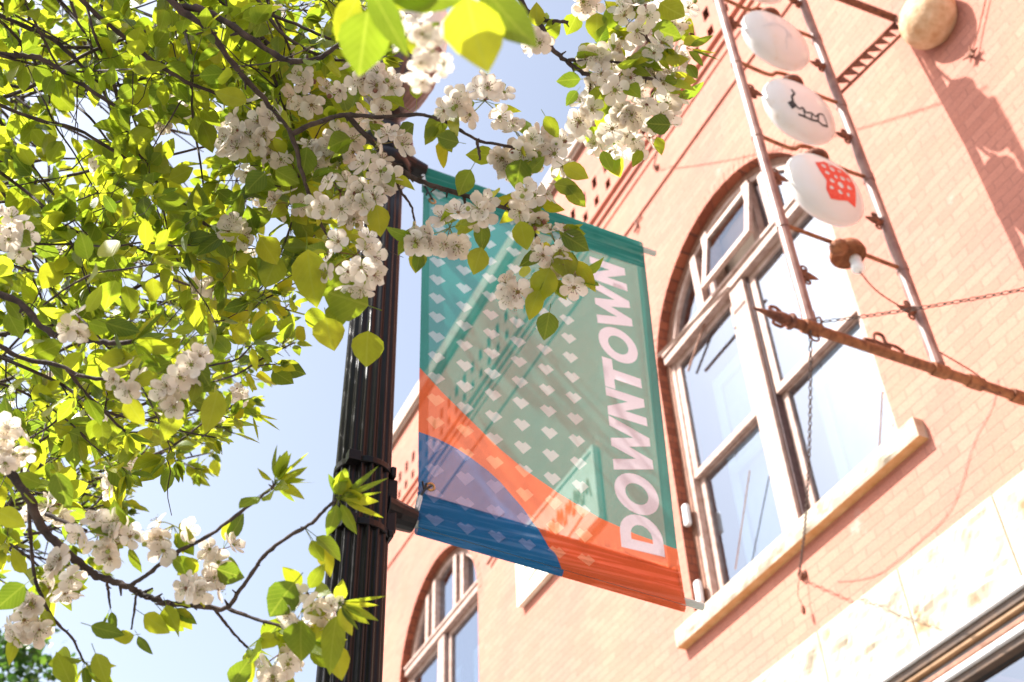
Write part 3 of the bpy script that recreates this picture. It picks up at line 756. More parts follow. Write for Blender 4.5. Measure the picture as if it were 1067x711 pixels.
GLY = [(-.0252, -.0030), (-.0108, .0130), (.0006, .0062), (.0085, .0135), (.0262, -.0004), (.0010, -.0285)]
glyphs = []
for j in range(6):
    for i in range(-12, 8):
        cy = .8828 + .083*j; cz = 4.0525 - .002*j + .0757*i
        if cz < 3.19 or cz > 4.45: continue
        if cz < 3.60 and j == 5 and cz > 3.3: pass
        glyphs.append([(cy+a, cz+c) for a, c in GLY])
# letters: u runs up the banner (+z), v from the baseline (y=1.538) to the cap line (y=1.408)
Y0, LH = 1.538, .131
def L2(u0, u1, pts): return [(Y0 - LH*v, u0 + (u1-u0)*u) for u, v in pts]
letters = []; lholes = []
def oval(u0, u1, inset, n=28):
    o = []; cu = .5; 
    for k in range(n):
        q = 2*PI*k/n; o.append((.5+(.5-inset[0])*math.cos(q), .5+(.53-inset[1])*math.sin(q)))
    return L2(u0, u1, o)
def addN(a, c):
    letters.append(L2(a, c, [(0, 0), (.31, 0), (.31, .56), (.70, 0), (1, 0), (1, 1), (.69, 1), (.69, .45), (.30, 1), (0, 1)]))
def addW(a, c):
    letters.append(L2(a, c, [(.0, 1), (.19, 1), (.31, .42), (.435, 1), (.575, 1), (.70, .42), (.81, 1), (1, 1), (.79, 0), (.635, 0), (.505, .56), (.375, 0), (.21, 0)]))
def addO(a, c):
    letters.append(oval(a, c, (0, 0))); lholes.append(oval(a, c, (.24, .255)))
def addT(a, c):
    letters.append(L2(a, c, [(0, 1), (1, 1), (1, .74), (.66, .74), (.66, 0), (.34, 0), (.34, .74), (0, .74)]))
def addD(a, c):
    P = [(0, 0), (.42, 0)] + [(.42+.58*math.sin(q), .5-.5*math.cos(q)) for q in [PI*k/14 for k in range(1, 14)]] + [(.42, 1), (0, 1)]
    letters.append(L2(a, c, P))
    P = [(.28, .25), (.42, .25)] + [(.42+.30*math.sin(q), .5-.25*math.cos(q)) for q in [PI*k/10 for k in range(1, 10)]] + [(.42, .75), (.28, .75)]
    lholes.append(L2(a, c, P))
addD(3.272, 3.386); addO(3.388, 3.520); addW(3.516, 3.704); addN(3.708, 3.810); addT(3.813, 3.929); addO(3.931, 4.072); addW(4.068, 4.258); addN(4.264, 4.370)
V = []; E = []
for lpz in [outer, inn] + glyphs + letters + lholes:
    b0 = len(V); V += [Vector(p) for p in lpz]; E += [(b0+i, b0+(i+1) % len(lpz)) for i in range(len(lpz))]
for pl in (orange[:11], blue[:12]):
    b0 = len(V); V += [Vector(p) for p in pl]; E += [(b0+i, b0+i+1) for i in range(len(pl)-1)]
for i in range(1, 36):
    for j in range(1, 60):
        u = i/36; v = j/60; a = lp2(BL, BR_, u); c = lp2(TL, TR, u); V.append(Vector(lp2(a, c, v)) + Vector((.0007, .0005)))
for j in range(80):      # extra rows in the rod pockets for their soft creases
    for (A_, B2, o0) in ((BL, BR_, 1), (TL, TR, -1)):
        for k in range(11):
            p = lp2(A_, B2, (j+.5)/80); V.append(Vector((p[0], p[1]+o0*(.008+.0105*k))))
vo, eo, fo, *_ = delaunay_2d_cdt(V, E, [], 0, 1e-6)
cols = {'green': (.030, .25, .205), 'orange': (.66, .135, .045), 'blue': (.012, .14, .32)}
whites = {'green': (.34, .46, .44), 'orange': (.74, .30, .15), 'blue': (.13, .235, .43)}
mats = []; idx = {}
for k in cols:
    for h in (0, 1, 2):
        for g in (0, 1):
            idx[(k, h, g)] = len(mats)
            col = whites[k] if g else cols[k]
            mats.append(fabric_mat('banner_%s%s%s' % (k, ('', '_hem', '_edge')[h], '_print' if g else ''), col, (.15, .05, .05)[h], (.5, .3, .3)[h], h == 1))
idx['L'] = len(mats); mats.append(fabric_mat('banner_letter_white', (.54, .51, .55), .10, .5))
idx['LO'] = idx['L']
def cls(c):
    if any(inside(c, l) for l in letters) and not any(inside(c, l) for l in lholes): return idx['L']
    k = 'blue' if inside(c, blue) else ('orange' if inside(c, orange) else 'green')
    g = int(any(abs(c[0]-gl[0][0]) < .06 and abs(c[1]-gl[0][1]) < .06 and inside(c, gl) for gl in glyphs))
    u_ = (c[0]-BL[0])/(BR_[0]-BL[0]); zlo = inn[0][1]+(inn[1][1]-inn[0][1])*u_; zhi = inn[3][1]+(inn[2][1]-inn[3][1])*u_
    return idx[(k, 0 if inside(c, inn) else (2 if zlo < c[1] < zhi else 1), g)]
def bx_(y, z):
    """small relief of the cloth: rod pockets, tension creases, a gentle belly"""
    u = (y-.83)/.77; tb = 1-u
    zb = BL[1]+(BR_[1]-BL[1])*u; zt = TL[1]+(TR[1]-TL[1])*u
    d0 = z-zb; d1 = zt-z; v = d0/(d0+d1+1e-9)
    x = .010*math.sin(PI*v)*math.sin(PI*min(1, max(0, u)))
    for d in (d0, d1):
        if d < .05: x += .013*math.sqrt(max(0, 1-((d-.016)/.034)**2)) if abs(d-.016) < .034 else 0
        if .055 < d < .14:
            w = math.sin(PI*(d-.055)/.085)
            x += w*.0050*abs(math.sin(60*d+4*math.sin(6*y)+7*y+2*math.sin(17*y)))**.5*math.sin(3*y+20*d) + w*.0036*math.sin(190*d+9*math.sin(5*y+1)+5*math.sin(13*y))
    x += .003*math.sin(7*u+5*v) * (v*(1-v))*4
    return max(x, .0012) if min(d0, d1) < .13 else x
b = MB(); fm = []
for f in fo:
    c = sum((vo[i] for i in f), Vector((0, 0)))/len(f)
    if inside(c, outer): b.f.append(tuple(f)); b.m.append(cls((c.x, c.y)))
b.v = [(LX + bx_(v.x, v.y), v.x, v.y) for v in vo]
cl = b.build('cloth', mats, bn, fixn=False, smooth=True)
# back layer of the two rod pockets
n = 40
for A_, B2, o0 in ((BL, BR_, 1), (TL, TR, -1)):
    b = MB(); b0 = []
    for i in range(n+1):
        p = lp2(A_, B2, i/n)
        for k in range(8):
            d = (-.002, -.009, -.014, -.009, .0, .022, .05, .11)[k]; x = (.0112, .008, 0, -.008, -.012, -.013, -.001, -.0005)[k]
            b0.append((LX + x, p[0], p[1]+o0*d))
    b.add(b0, [(i*8+k, i*8+k+1, (i+1)*8+k+1, (i+1)*8+k) for i in range(n) for k in range(7)], 0)
    b.m = []
    for f in b.f:
        c = sum((Vector(b.v[q]) for q in f), Vector((0, 0, 0)))/4
        b.m.append(2 if inside((c.y, c.z), blue) else (1 if inside((c.y, c.z), orange) else 0))
    b.build('rod_pocket', [mats[idx[(k, 1, 0)]] for k in ('green', 'orange', 'blue')], cl, fixn=False, smooth=True)
# rods
for A_, B2, o0, ext in ((BL, BR_, 1, .060), (TL, TR, -1, .052)):
    a = Vector((LX, A_[0]-.05, A_[1]+o0*.018)); c = Vector((LX, B2[0], B2[1]+o0*.018)); dd = (c-a).normalized()
    b = MB(); b.tube([a, c+dd*ext], .0102, 14); b.tube([c+dd*.018-Vector((0, 0, 0)), c+dd*.019+Vector((.0118, 0, 0))], .002, 6)
    b.build('rod', M['greytube'], bn, smooth=False)
    # casting and straps round the post
    zc = A_[1]+o0*.018
    b = MB(); 
    b.tube([(LX, LY+.055, zc+.01), (LX, LY+.095, zc+.008), (LX, LY+.136, zc+.002)], [.046, .034, .029], 16)
    b.box((LX-.03, LY+.052, zc-.065), (LX+.035, LY+.078, zc+.085))
    b.box((LX-.045, LY+.056, zc+.085), (LX+.045, LY+.070, zc+.115)); b.box((LX-.045, LY+.056, zc-.085), (LX+.045, LY+.070, zc-.066))
    br = b.build('bracket', M['black'], bn, bevel=.004)
    for zz in (zc+.10, zc-.075):
        b = MB(); b.lathe([(.067, -.009), (.0705, -.008), (.0705, .008), (.067, .009)], (LX, LY, zz), 40)
        b.box((LX+.045, LY-.06, zz-.014), (LX+.072, LY-.03, zz+.014))
        b.build('strap', M['black'], bn, bevel=.001)
# eyelet and ties, lower and upper
for gy, gz_, s in ((.873, 3.311, -1), (.862, 4.385, 1)):
    b = MB(); b.torus((LX+bx_(gy, gz_)+.002, gy, gz_), .010, .0035, Vector((0, 1, 0)), Vector((0, 0, 1)), 16, 6); b.build('eyelet', M['brass'], bn, smooth=True)
    b = MB(); b.tube(catmull([(LX+.006, gy, gz_), (LX+.014, gy-.018, gz_+s*.02), (LX+.012, gy-.03, gz_+s*.045)], 5), .0035, 6); b.tube([(LX+.014, gy-.02, gz_+s*.022), (LX+.02, gy-.016, gz_+s*.005)], .003, 6)
    b.tube([(LX+.014, gy-.02, gz_+s*.024), (LX+.016, gy-.026, gz_-.0)], .003, 6)
    b.build('tie', M['plastic'], bn)
    b = MB(); b.tube([(LX+.013, gy-.03, gz_+s*.045), (LX+.02, gy-.042, gz_+s*.085)], [.007, .004], 6); b.tube([(LX+.014, gy-.026, gz_+s*.05), (LX+.02, gy-.036, gz_+s*.09)], .002, 5); b.build('clip', M['clear'], bn)

# ------------------------------------------------------------------ blossoming tree
TB = Vector((-2.6, -.75, 0))
tree = empty('pear_tree', TB, label='white blossoming pear tree with yellow green leaves reaching over the lamp post', cat='tree')
rt = random.Random(21)
def rv(s=1.0): return Vector((rt.uniform(-s, s), rt.uniform(-s, s), rt.uniform(-s, s)))
def leaf(mb, base, d, n, L, wd, pet=.35, fold=None, curl=None):
    """one ovate leaf with petiole: base point, direction, upper normal, blade length, blade width"""
    d = d.normalized(); s = d.cross(n).normalized(); n = s.cross(d).normalized()
    fold = rt.uniform(.05, .35) if fold is None else fold
    curl = rt.uniform(-.05, .28) if curl is None else curl
    wig = rt.uniform(-.10, .10)
    if pet > 0:
        b1 = base + d*L*pet - n*L*.02
        w = L*.012
        mb.add([base-s*w, base+s*w, b1+s*w, b1-s*w, base+n*w*1.6, b1+n*w*1.6], [(0,1,2,3), (1,4,5,2), (4,0,3,5)]); mb.uv += [(0, 0)]*6
        base = b1
    T = (0, .10, .26, .46, .68, .87, 1); Wd = (.02, .52, .92, 1.0, .76, .34, 0)
    vs = []; 
    for t, w in zip(T, Wd):
        c = base + d*(L*t) - n*(curl*L*t*t) + s*(wig*L*t*t)
        hw = w*wd*.5
        e = n*(fold*hw)
        wv = n*(math.sin(t*9+wig*50)*hw*.08)
        vs += [c - s*hw + e + wv, c, c + s*hw + e - wv]; mb.uv += [(-w, t), (0, t), (w, t)]
    fs = []
    for i in range(len(T)-1):
        a = i*3; fs += [(a, a+1, a+4, a+3), (a+1, a+2, a+5, a+4)]
    mb.add(vs, fs)
PROF = [(0, .10, -.02), (.25, .38, .0), (.55, .70, .04), (.82, .72, .10), (1.0, .40, .15)]
def flower(mp, ms, c, n, D, lo=False):
    n = n.normalized(); a = n.orthogonal().normalized(); a = (a*math.cos(rt.random()*6.3)+n.cross(a)*math.sin(rt.random()*6.3)).normalized(); b = n.cross(a)
    R = D/2; cup = rt.uniform(.2, 1.5)
    for k in range(5):
        q = 2*PI*k/5 + rt.uniform(-.12, .12); d = a*math.cos(q)+b*math.sin(q); s = n.cross(d); Rk = R*rt.uniform(.88, 1.08); tw = rt.uniform(-.15, .15)
        vs = []
        for r, w, h in PROF:
            p = c + d*(Rk*(.08+.92*r)) + n*(Rk*(h*cup*1.3)) ; hw = w*Rk*.58
            vs += [p - s*hw + n*(hw*.22+tw*hw), p - n*(hw*.06), p + s*hw + n*(hw*.22-tw*hw)]
        fs = []
        for i in range(len(PROF)-1):
            j = i*3; fs += [(j, j+1, j+4, j+3), (j+1, j+2, j+5, j+4)]
        # notched outer margin
        vs.append(c + d*(Rk*1.06) + n*(Rk*(.27*cup*1.3))); e = (len(PROF)-1)*3
        fs += [(e, e+1, len(vs)-1), (e+1, e+2, len(vs)-1)]
        mp.add(vs, fs)
    # centre and stamens
    r0 = R*.16; vs = [c+n*r0*.9]+[c+n*r0*.3+(a*math.cos(k*PI/3)+b*math.sin(k*PI/3))*r0 for k in range(6)]
    ms.add(vs, [(0, 1+k, 1+(k+1) % 6) for k in range(6)])
    if not lo:
        for k in range(9):
            q = 2*PI*k/9+rt.uniform(-.2, .2); d = a*math.cos(q)+b*math.sin(q); L = R*rt.uniform(.32, .55); w = R*.018
            t = c + d*L*.75 + n*L*.9; s = n.cross(d)*w; z = R*.055
            ms.add([c-s, c+s, t+s, t-s], [(0,1,2,3)])
            ms.add([t+a*z, t+b*z, t-a*z, t-b*z, t+n*z, t-n*z], [(0,1,4), (1,2,4), (2,3,4), (3,0,4), (1,0,5), (2,1,5), (3,2,5), (0,3,5)])
def cluster(px, py, r, t, parent, n=None, lo=False, Dpx=29, lv=True):
    C0 = at(px, py, t); sc_ = t/FPX; R = r*sc_*.95; D = Dpx*sc_
    if n is None: n = max(4, int(3.0 + 1.5*(r/13.0)**2))
    mp = MB(); ms = MB(); ml = MB()
    core = C0 + F_*R*.5 + Vector((0, 0, R*.35))
    for k in range(n):
        for tr_ in range(12):
            o = Vector((rt.gauss(0, 1), rt.gauss(0, 1), rt.gauss(0, 1))).normalized()
            if o.dot(F_) < .45: break
        p = C0 + o*R*rt.uniform(.55, 1.05)
        nn = o*.75 - F_*rt.uniform(.15, .9) + rv(.35)
        flower(mp, ms, p, nn, D*rt.uniform(.82, 1.08), lo)
        if not lo: ms.tube([core, core.lerp(p, .55)+rv(R*.08), p - nn.normalized()*D*.03], D*.022, 4, cap=False)
        if not lo and rt.random() < .22:      # an unopened bud
            q = p + rv(R*.5); ms.ellipsoid(q, (D*.10,)*3, 6, 4)
    o = mp.build('blossom_cluster', M['petal'], parent, smooth=True, fixn=False)
    ms.build('stamens', M['stamen'], o, fixn=False)
    if lv and not lo:
        for k in range(rt.randint(2, 4)):
            d = (rv() + (C0-core)*2 + R_*rt.uniform(-1, 1)*.6 - U_*rt.uniform(-.8, .8)).normalized()
            leaf(near_lv, core, d, -F_ + rv(.8), sc_*rt.uniform(22, 36), sc_*rt.uniform(13, 22))
    return o
near_lv = MB()

# named branches: photo polyline, depths, widths in photo px
BR = [
 ([(150,-30),(185,8),(215,30),(250,75),(285,115),(303,140),(318,190),(335,235),(352,262)], 1.75, 1.75, 9, 3, 1, .5),
 ([(185,8),(215,12),(258,38),(292,60),(325,63),(352,48),(362,40)], 1.76, 1.72, 8, 4, 0, .5),
 ([(50,-35),(90,5),(130,40),(165,68),(200,88),(235,100),(262,108)], 1.85, 1.9, 6.5, 3, 1, .5),
 ([(232,-20),(262,28),(292,58),(320,85),(345,110)], 2.1, 2.1, 8, 4, 1, .5),
 ([(240,2),(300,22),(345,42)], 1.95, 1.9, 4.5, 3, 1, .5),
 ([(303,140),(330,128),(360,120),(395,122),(440,120),(470,130),(500,147),(537,154)], 1.75, 1.72, 5.5, 3, 0, .2),
 ([(360,120),(395,155),(408,170),(430,185),(455,195),(490,205),(520,215),(545,222)], 1.75, 1.72, 6, 4.5, 0, .2),
 ([(545,222),(560,250),(568,268),(572,290)], 1.72, 1.70, 4, 2, 0, .3),
 ([(483,203),(485,214),(486,224)], 1.73, 1.73, 3.4, 2, 0, 0),
 ([(497,147),(499,157),(500,167)], 1.72, 1.72, 3.6, 2.4, 0, 0),
 ([(408,170),(415,195),(428,214),(432,232)], 1.74, 1.7, 3.4, 2, 0, .2),
 ([(530,-25),(548,10),(563,25),(575,50),(592,65),(612,78),(640,82),(665,80),(690,84)], 1.75, 1.7, 7, 3.4, 1, .2),
 ([(555,21),(575,22),(592,23)], 1.74, 1.74, 4, 3.6, 0, 0),
 ([(612,78),(615,88),(614,97)], 1.72, 1.72, 3, 2, 0, 0),
 ([(592,63),(620,63),(650,66)], 1.72, 1.70, 4, 2.5, 0, .2),
 ([(655,-25),(662,15),(668,35),(680,45)], 1.75, 1.72, 5, 3, 1, .3),
 ([(-25,425),(10,490),(30,520),(48,555),(75,580),(95,597),(115,605),(135,612),(150,620),(170,628),(180,630)], 1.55, 1.5, 11, 6, 1, .12),
 ([(135,611),(155,598),(180,578),(215,560),(245,538),(275,515),(287,505)], 1.5, 1.45, 4.8, 3, 0, .12),
 ([(180,630),(210,632),(235,634),(250,615),(275,580),(300,560),(325,545),(340,530),(352,520)], 1.5, 1.45, 5.5, 3.2, 0, .1),
 ([(238,634),(265,645),(290,652),(320,668)], 1.5, 1.45, 4, 2.6, 0, .1),
 ([(221,632),(232,646),(246,663),(258,675)], 1.5, 1.48, 3.2, 2.4, 0, .2),
 ([(30,522),(32,560),(36,600),(48,632),(60,650),(74,664),(88,690)], 1.55, 1.5, 4.5, 2.4, 0, .25),
 ([(111,606),(113,618),(115,634)], 1.5, 1.5, 3.2, 2, 0, 0),
 ([(142,618),(140,635),(137,656)], 1.5, 1.5, 3, 2, 0, 0),
 ([(48,536),(70,545),(90,553)], 1.53, 1.5, 5, 3, 0, 0),
 ([(-25,298),(20,315),(45,342),(75,352),(110,357),(137,357)], 1.6, 1.55, 9, 5, 1, .3),
 ([(-25,345),(20,372),(60,380),(85,392),(117,396)], 1.7, 1.65, 6, 4, 1, .4),
 ([(70,385),(85,405),(110,430),(130,450)], 1.75, 1.8, 4, 2.4, 0, .6),
 ([(45,318),(70,300),(100,285),(135,280),(160,275)], 1.6, 1.6, 2.6, 1.8, 0, .5),
 ([(-25,100),(40,125),(80,135),(130,165),(170,195),(210,230),(225,240)], 2.0, 2.0, 5, 2.5, 1, .7),
 ([(115,72),(125,110),(140,150),(160,185),(180,210),(215,235)], 2.0, 2.0, 4.5, 2.2, 0, .6),
 ([(-25,55),(20,58),(45,62),(80,85),(120,110)], 1.9, 1.9, 7, 4, 1, .6),
 ([(-25,5),(20,25),(60,45),(110,90),(170,110)], 2.1, 2.1, 6, 3, 1, .7),
 ([(195,385),(225,380),(248,374),(262,360)], 1.75, 1.75, 2.5, 1.8, 0, .8),
 ([(10,-30),(35,20),(55,60),(64,75)], 1.9, 1.9, 4, 2, 1, .6),
 ([(250,-30),(275,10),(300,40),(345,62),(395,60)], 1.9, 1.85, 5, 3, 1, .5),
]
fork = Vector((-2.62, -.78, 2.35))
tk = MB(); tk.tube(catmull([(TB.x, TB.y, -.02), (TB.x+.01, TB.y-.01, .35), (TB.x-.03, TB.y, 1.2), fork], 6), [.15, .135, .125, .12, .115, .11, .11, .105, .105, .10, .10, .10, .10, .10, .10, .098, .097, .096, .095][:19], 14)
tk.build('trunk', M['bark'], tree, smooth=True)
scaf = []
def limb(p1, mid, r0, r1, p0=None):
    P = catmull([fork - Vector((0, 0, .12)), fork.lerp(Vector(p1), .45) + Vector(mid), Vector(p1)] if p0 is None else [p0, p0.lerp(p1, .5)+Vector((0, 0, .05)), p1], 10)
    b = MB(); b.tube(P, [r0+(r1-r0)*i/(len(P)-1) for i in range(len(P))], 10); b.build('limb', M['bark'], tree, smooth=True)
    for i, p in enumerate(P[4:]): scaf.append(p)
limb(at(-110, -60, 1.9), (0, -.08, .05), .06, .022)
limb(at(-150, 230, 2.1), (0, -.12, .1), .05, .02)
limb(at(-110, 420, 1.7), (.05, -.15, -.05), .05, .018)
limb(at(130, -170, 2.0), None, .036, .024, at(-120, -70, 1.95))
limb(at(560, -190, 2.0), None, .024, .014, at(130, -170, 2.0))
def spurs(mb, P, prob, step=.035, L=(.030, .048), allow=None, tips=True):
    acc = 0
    for i in range(1, len(P)):
        acc += (P[i]-P[i-1]).length
        if acc > step:
            acc = 0
            if rt.random() < prob and (allow is None or allow(P[i])):
                ax = (P[i]-P[i-1]).normalized(); side = ax.cross(rv()).normalized()
                base = P[i]; k = rt.randint(2, 4)
                for _ in range(k):
                    d = (side*1.0 + ax*rt.uniform(-.2, .9) + rv(.8) + Vector((0, 0, -.25))).normalized()
                    l = rt.uniform(*L); leaf(mb, base, d, Vector((0, -.3, 1)) + rv(.9), l, l*rt.uniform(.58, .86), pet=rt.uniform(.3, .8))
    if tips:
        ax = (P[-1]-P[-3]).normalized()
        for _ in range(6):
            d = (ax*1.2 + rv(.9)).normalized(); l = rt.uniform(.028, .045); leaf(mb, P[-1], d, Vector((0, -.3, 1))+rv(.9), l, l*rt.uniform(.3, .6), pet=.2)
def branch(P, r0, r1, prob, name='branch', root=False, knots=True):
    if root:
        s = min(scaf, key=lambda q: (q-P[0]).length)
        m = s.lerp(P[0], .5)+Vector((0, 0, .03)); P = catmull([s, m, P[0], P[min(6, len(P)-1)]], 6)[:13] + P[1:]
    n = len(P); rad = [(r0+(r1-r0)*i/(n-1))*(1+(rt.uniform(-.14, .20) if knots else 0)) for i in range(n)]
    b = MB(); b.tube([p + rv(r0*.22) for p in P], rad, 7)
    # little knobs of old spurs
    for i in range(3, n-1):
        if rt.random() < .22:
            d = rv().normalized(); b.tube([P[i], P[i]+d*rad[i]*1.6, P[i]+d*rad[i]*rt.uniform(2.2, 4.2)], [rad[i]*.7, rad[i]*.5, rad[i]*.25], 5)
    o = b.build(name, M['bark'], tree, smooth=True)
    if prob > 0:
        ml = MB(); spurs(ml, P, prob)
        if ml.v: ml.build('leaves', M['leaf'], o, smooth=True, fixn=False)
    return o
for pts, t0, t1, w0, w1, root, prob in BR:
    n = len(pts)
    P = catmull([at(x, y, t0+(t1-t0)*i/(n-1)) for i, (x, y) in enumerate(pts)], 6)
    branch(P, w0*t0/FPX/2, w1*t1/FPX/2, prob, root=bool(root))

# the crown further up: many branches, each leaf its own small blade
CAN = [(-120,-120),(395,-120),(400,10),(385,70),(380,120),(368,180),(372,250),(345,318),(318,352),(295,372),(290,412),(248,440),(222,470),(212,498),(196,505),(168,478),(140,500),(130,545),(112,600),(60,640),(-120,655)]
GAPS = [(102,112,30),(60,155,17),(190,160,24),(150,288,19),(225,205,9),(20,82,10),(85,180,13),(25,190,10),(120,78,10),(205,128,13),(262,225,9),(150,425,12),(40,560,18),(75,500,9),(160,225,9),(215,290,10),(12,530,10),(232,160,8),(100,470,9),(250,60,6)]
def allow(px, py):
    if not inside((px, py), CAN): return False
    for x, y, r in GAPS:
        if (px-x)**2+(py-y)**2 < 1.6*r*r: return False
    return True
def pix(p):
    v = p-CAM; z = v.dot(F_); return 533.5+FPX*v.dot(R_)/z, 355.5-FPX*v.dot(U_)/z
crown = MB(); twigs = MB(); nleaf = 0
def allow3(p):
    x, y = pix(p)
    if x < -40 or y < -40: return rt.random() < .12
    return allow(x+rt.uniform(-6, 6), y+rt.uniform(-6, 6))
for k in range(96):
    far = k % 3 if k < 74 else 2
    t = (2.1, 2.7, 3.6)[far] * rt.uniform(.9, 1.15)
    if rt.random() < .5: sx, sy = rt.uniform(-60, -20), rt.uniform(-60, 560)
    else: sx, sy = rt.uniform(-40, 370), rt.uniform(-60, -25)
    a = math.radians(rt.uniform(-15, 60)) if sx < -15 else math.radians(rt.uniform(15, 80))
    if k >= 74: sx, sy = rt.uniform(-60, -20), rt.uniform(430, 600)
    if sy > 400: a = math.radians(rt.uniform(-40, 15))
    pts = [(sx, sy)]; ln = rt.randint(6, 13)
    for i in range(ln):
        a += rt.uniform(-.25, .25); x, y = pts[-1][0]+34*math.cos(a), pts[-1][1]+34*math.sin(a)
        if not inside((x, y), CAN) and x > 0 and y > 0: break
        pts.append((x, y))
    if len(pts) < 4: continue
    P = catmull([at(x, y, t + i*rt.uniform(-.02, .03)) for i, (x, y) in enumerate(pts)], 5)
    w = rt.uniform(2.2, 4.5)*(t/FPX)/2
    s = min(scaf, key=lambda q: (q-P[0]).length)
    Q = catmull([s, s.lerp(P[0], .5)+Vector((0, 0, .08)), P[0]], 6)
    twigs.tube(Q + P[1:], [w*1.3]*len(Q) + [w*(1.2-.8*i/len(P)) for i in range(1, len(P))], 6)
    spurs(crown, P, .60, step=.052*t/2.1, L=(.037, .062), allow=allow3, tips=allow3(P[-1]))
    # side twigs
    for j in range(4, len(P)-2, 3):
        if rt.random() < .55 and allow3(P[j]):
            ax = (P[j+1]-P[j]).normalized(); d = (ax*.6 + R_*rt.uniform(-.7, .7) - U_*rt.uniform(-.7, .7) + F_*rt.uniform(-.4, .4)).normalized()
            T = [P[j] + d*l + rv(.006) for l in (0, .03, .06, .09, .12, .15)]
            twigs.tube(T, [w*.5, w*.45, w*.4, w*.35, w*.3, w*.25], 5)
            spurs(crown, T, .6, step=.04, allow=allow3, tips=allow3(T[-1]))
tag(twigs.build('twigs', M['bark'], tree, smooth=True), kind='stuff')
tag(crown.build('crown', M['leaf'], tree, smooth=True, fixn=False), kind='stuff')

# blossom clusters: near ones where the photo has them
NEAR = [(505,108,28,1.72),(472,112,13,1.72),(545,150,28,1.74),(577,163,24,1.75),(440,52,36,1.0),(402,92,20,1.75),(408,150,12,1.72),(392,120,13,1.76),(368,78,24,1.78),(268,128,30,1.85),(252,160,26,1.85),
 (322,98,20,1.85),(352,205,30,1.72),(300,215,18,1.85),(368,272,32,1.62),(395,178,20,1.72),(468,242,26,1.68),(438,252,14,1.68),(556,212,24,1.7),(580,258,22,1.68),(545,298,22,1.68),(596,292,15,1.68),
 (503,222,13,1.7),(655,28,28,1.72),(622,55,22,1.72),(640,88,30,1.72),(688,62,24,1.72),(652,122,28,1.75),(684,98,24,1.72),(612,122,20,1.72),(700,18,22,1.78),(560,38,15,1.72),(665,146,20,1.78),(605,8,15,1.85),(632,150,16,1.76),
 (10,245,22,1.6),(8,462,26,1.45),(80,337,12,1.5),(132,393,17,1.5),(182,402,20,1.5),(205,384,16,1.5),(186,418,16,1.5),(102,556,22,1.48),(128,568,20,1.48),(66,600,22,1.5),(32,642,22,1.5),
 (176,555,22,1.48),(206,612,22,1.46),(230,578,16,1.5),(318,628,26,1.42),(347,640,15,1.42),(288,692,24,1.45),(242,242,14,1.9),(214,300,11,2.3),(124,496,12,2.2),(60,612,14,1.55),(178,118,16,2.2),(285,150,20,1.85),
 (60,530,12,1.6),(358,150,22,1.8),(330,165,16,1.8),(385,215,16,1.7),(20,655,16,1.5),(305,60,12,2.0),(528,165,16,1.76),(700,108,15,1.75),(420,30,12,1.9)]
for x, y, r, t in NEAR: cluster(x, y, r, t, tree)
def farc(): 
    for _ in range(100):
        x, y = rt.uniform(0, 370), rt.uniform(0, 560)
        if allow(x, y): return x, y
for k in range(30):
    x, y = farc(); cluster(x, y, rt.uniform(8, 15), rt.uniform(2.2, 3.2), tree, n=rt.randint(3, 6), lo=True, Dpx=rt.uniform(11, 16), lv=False)

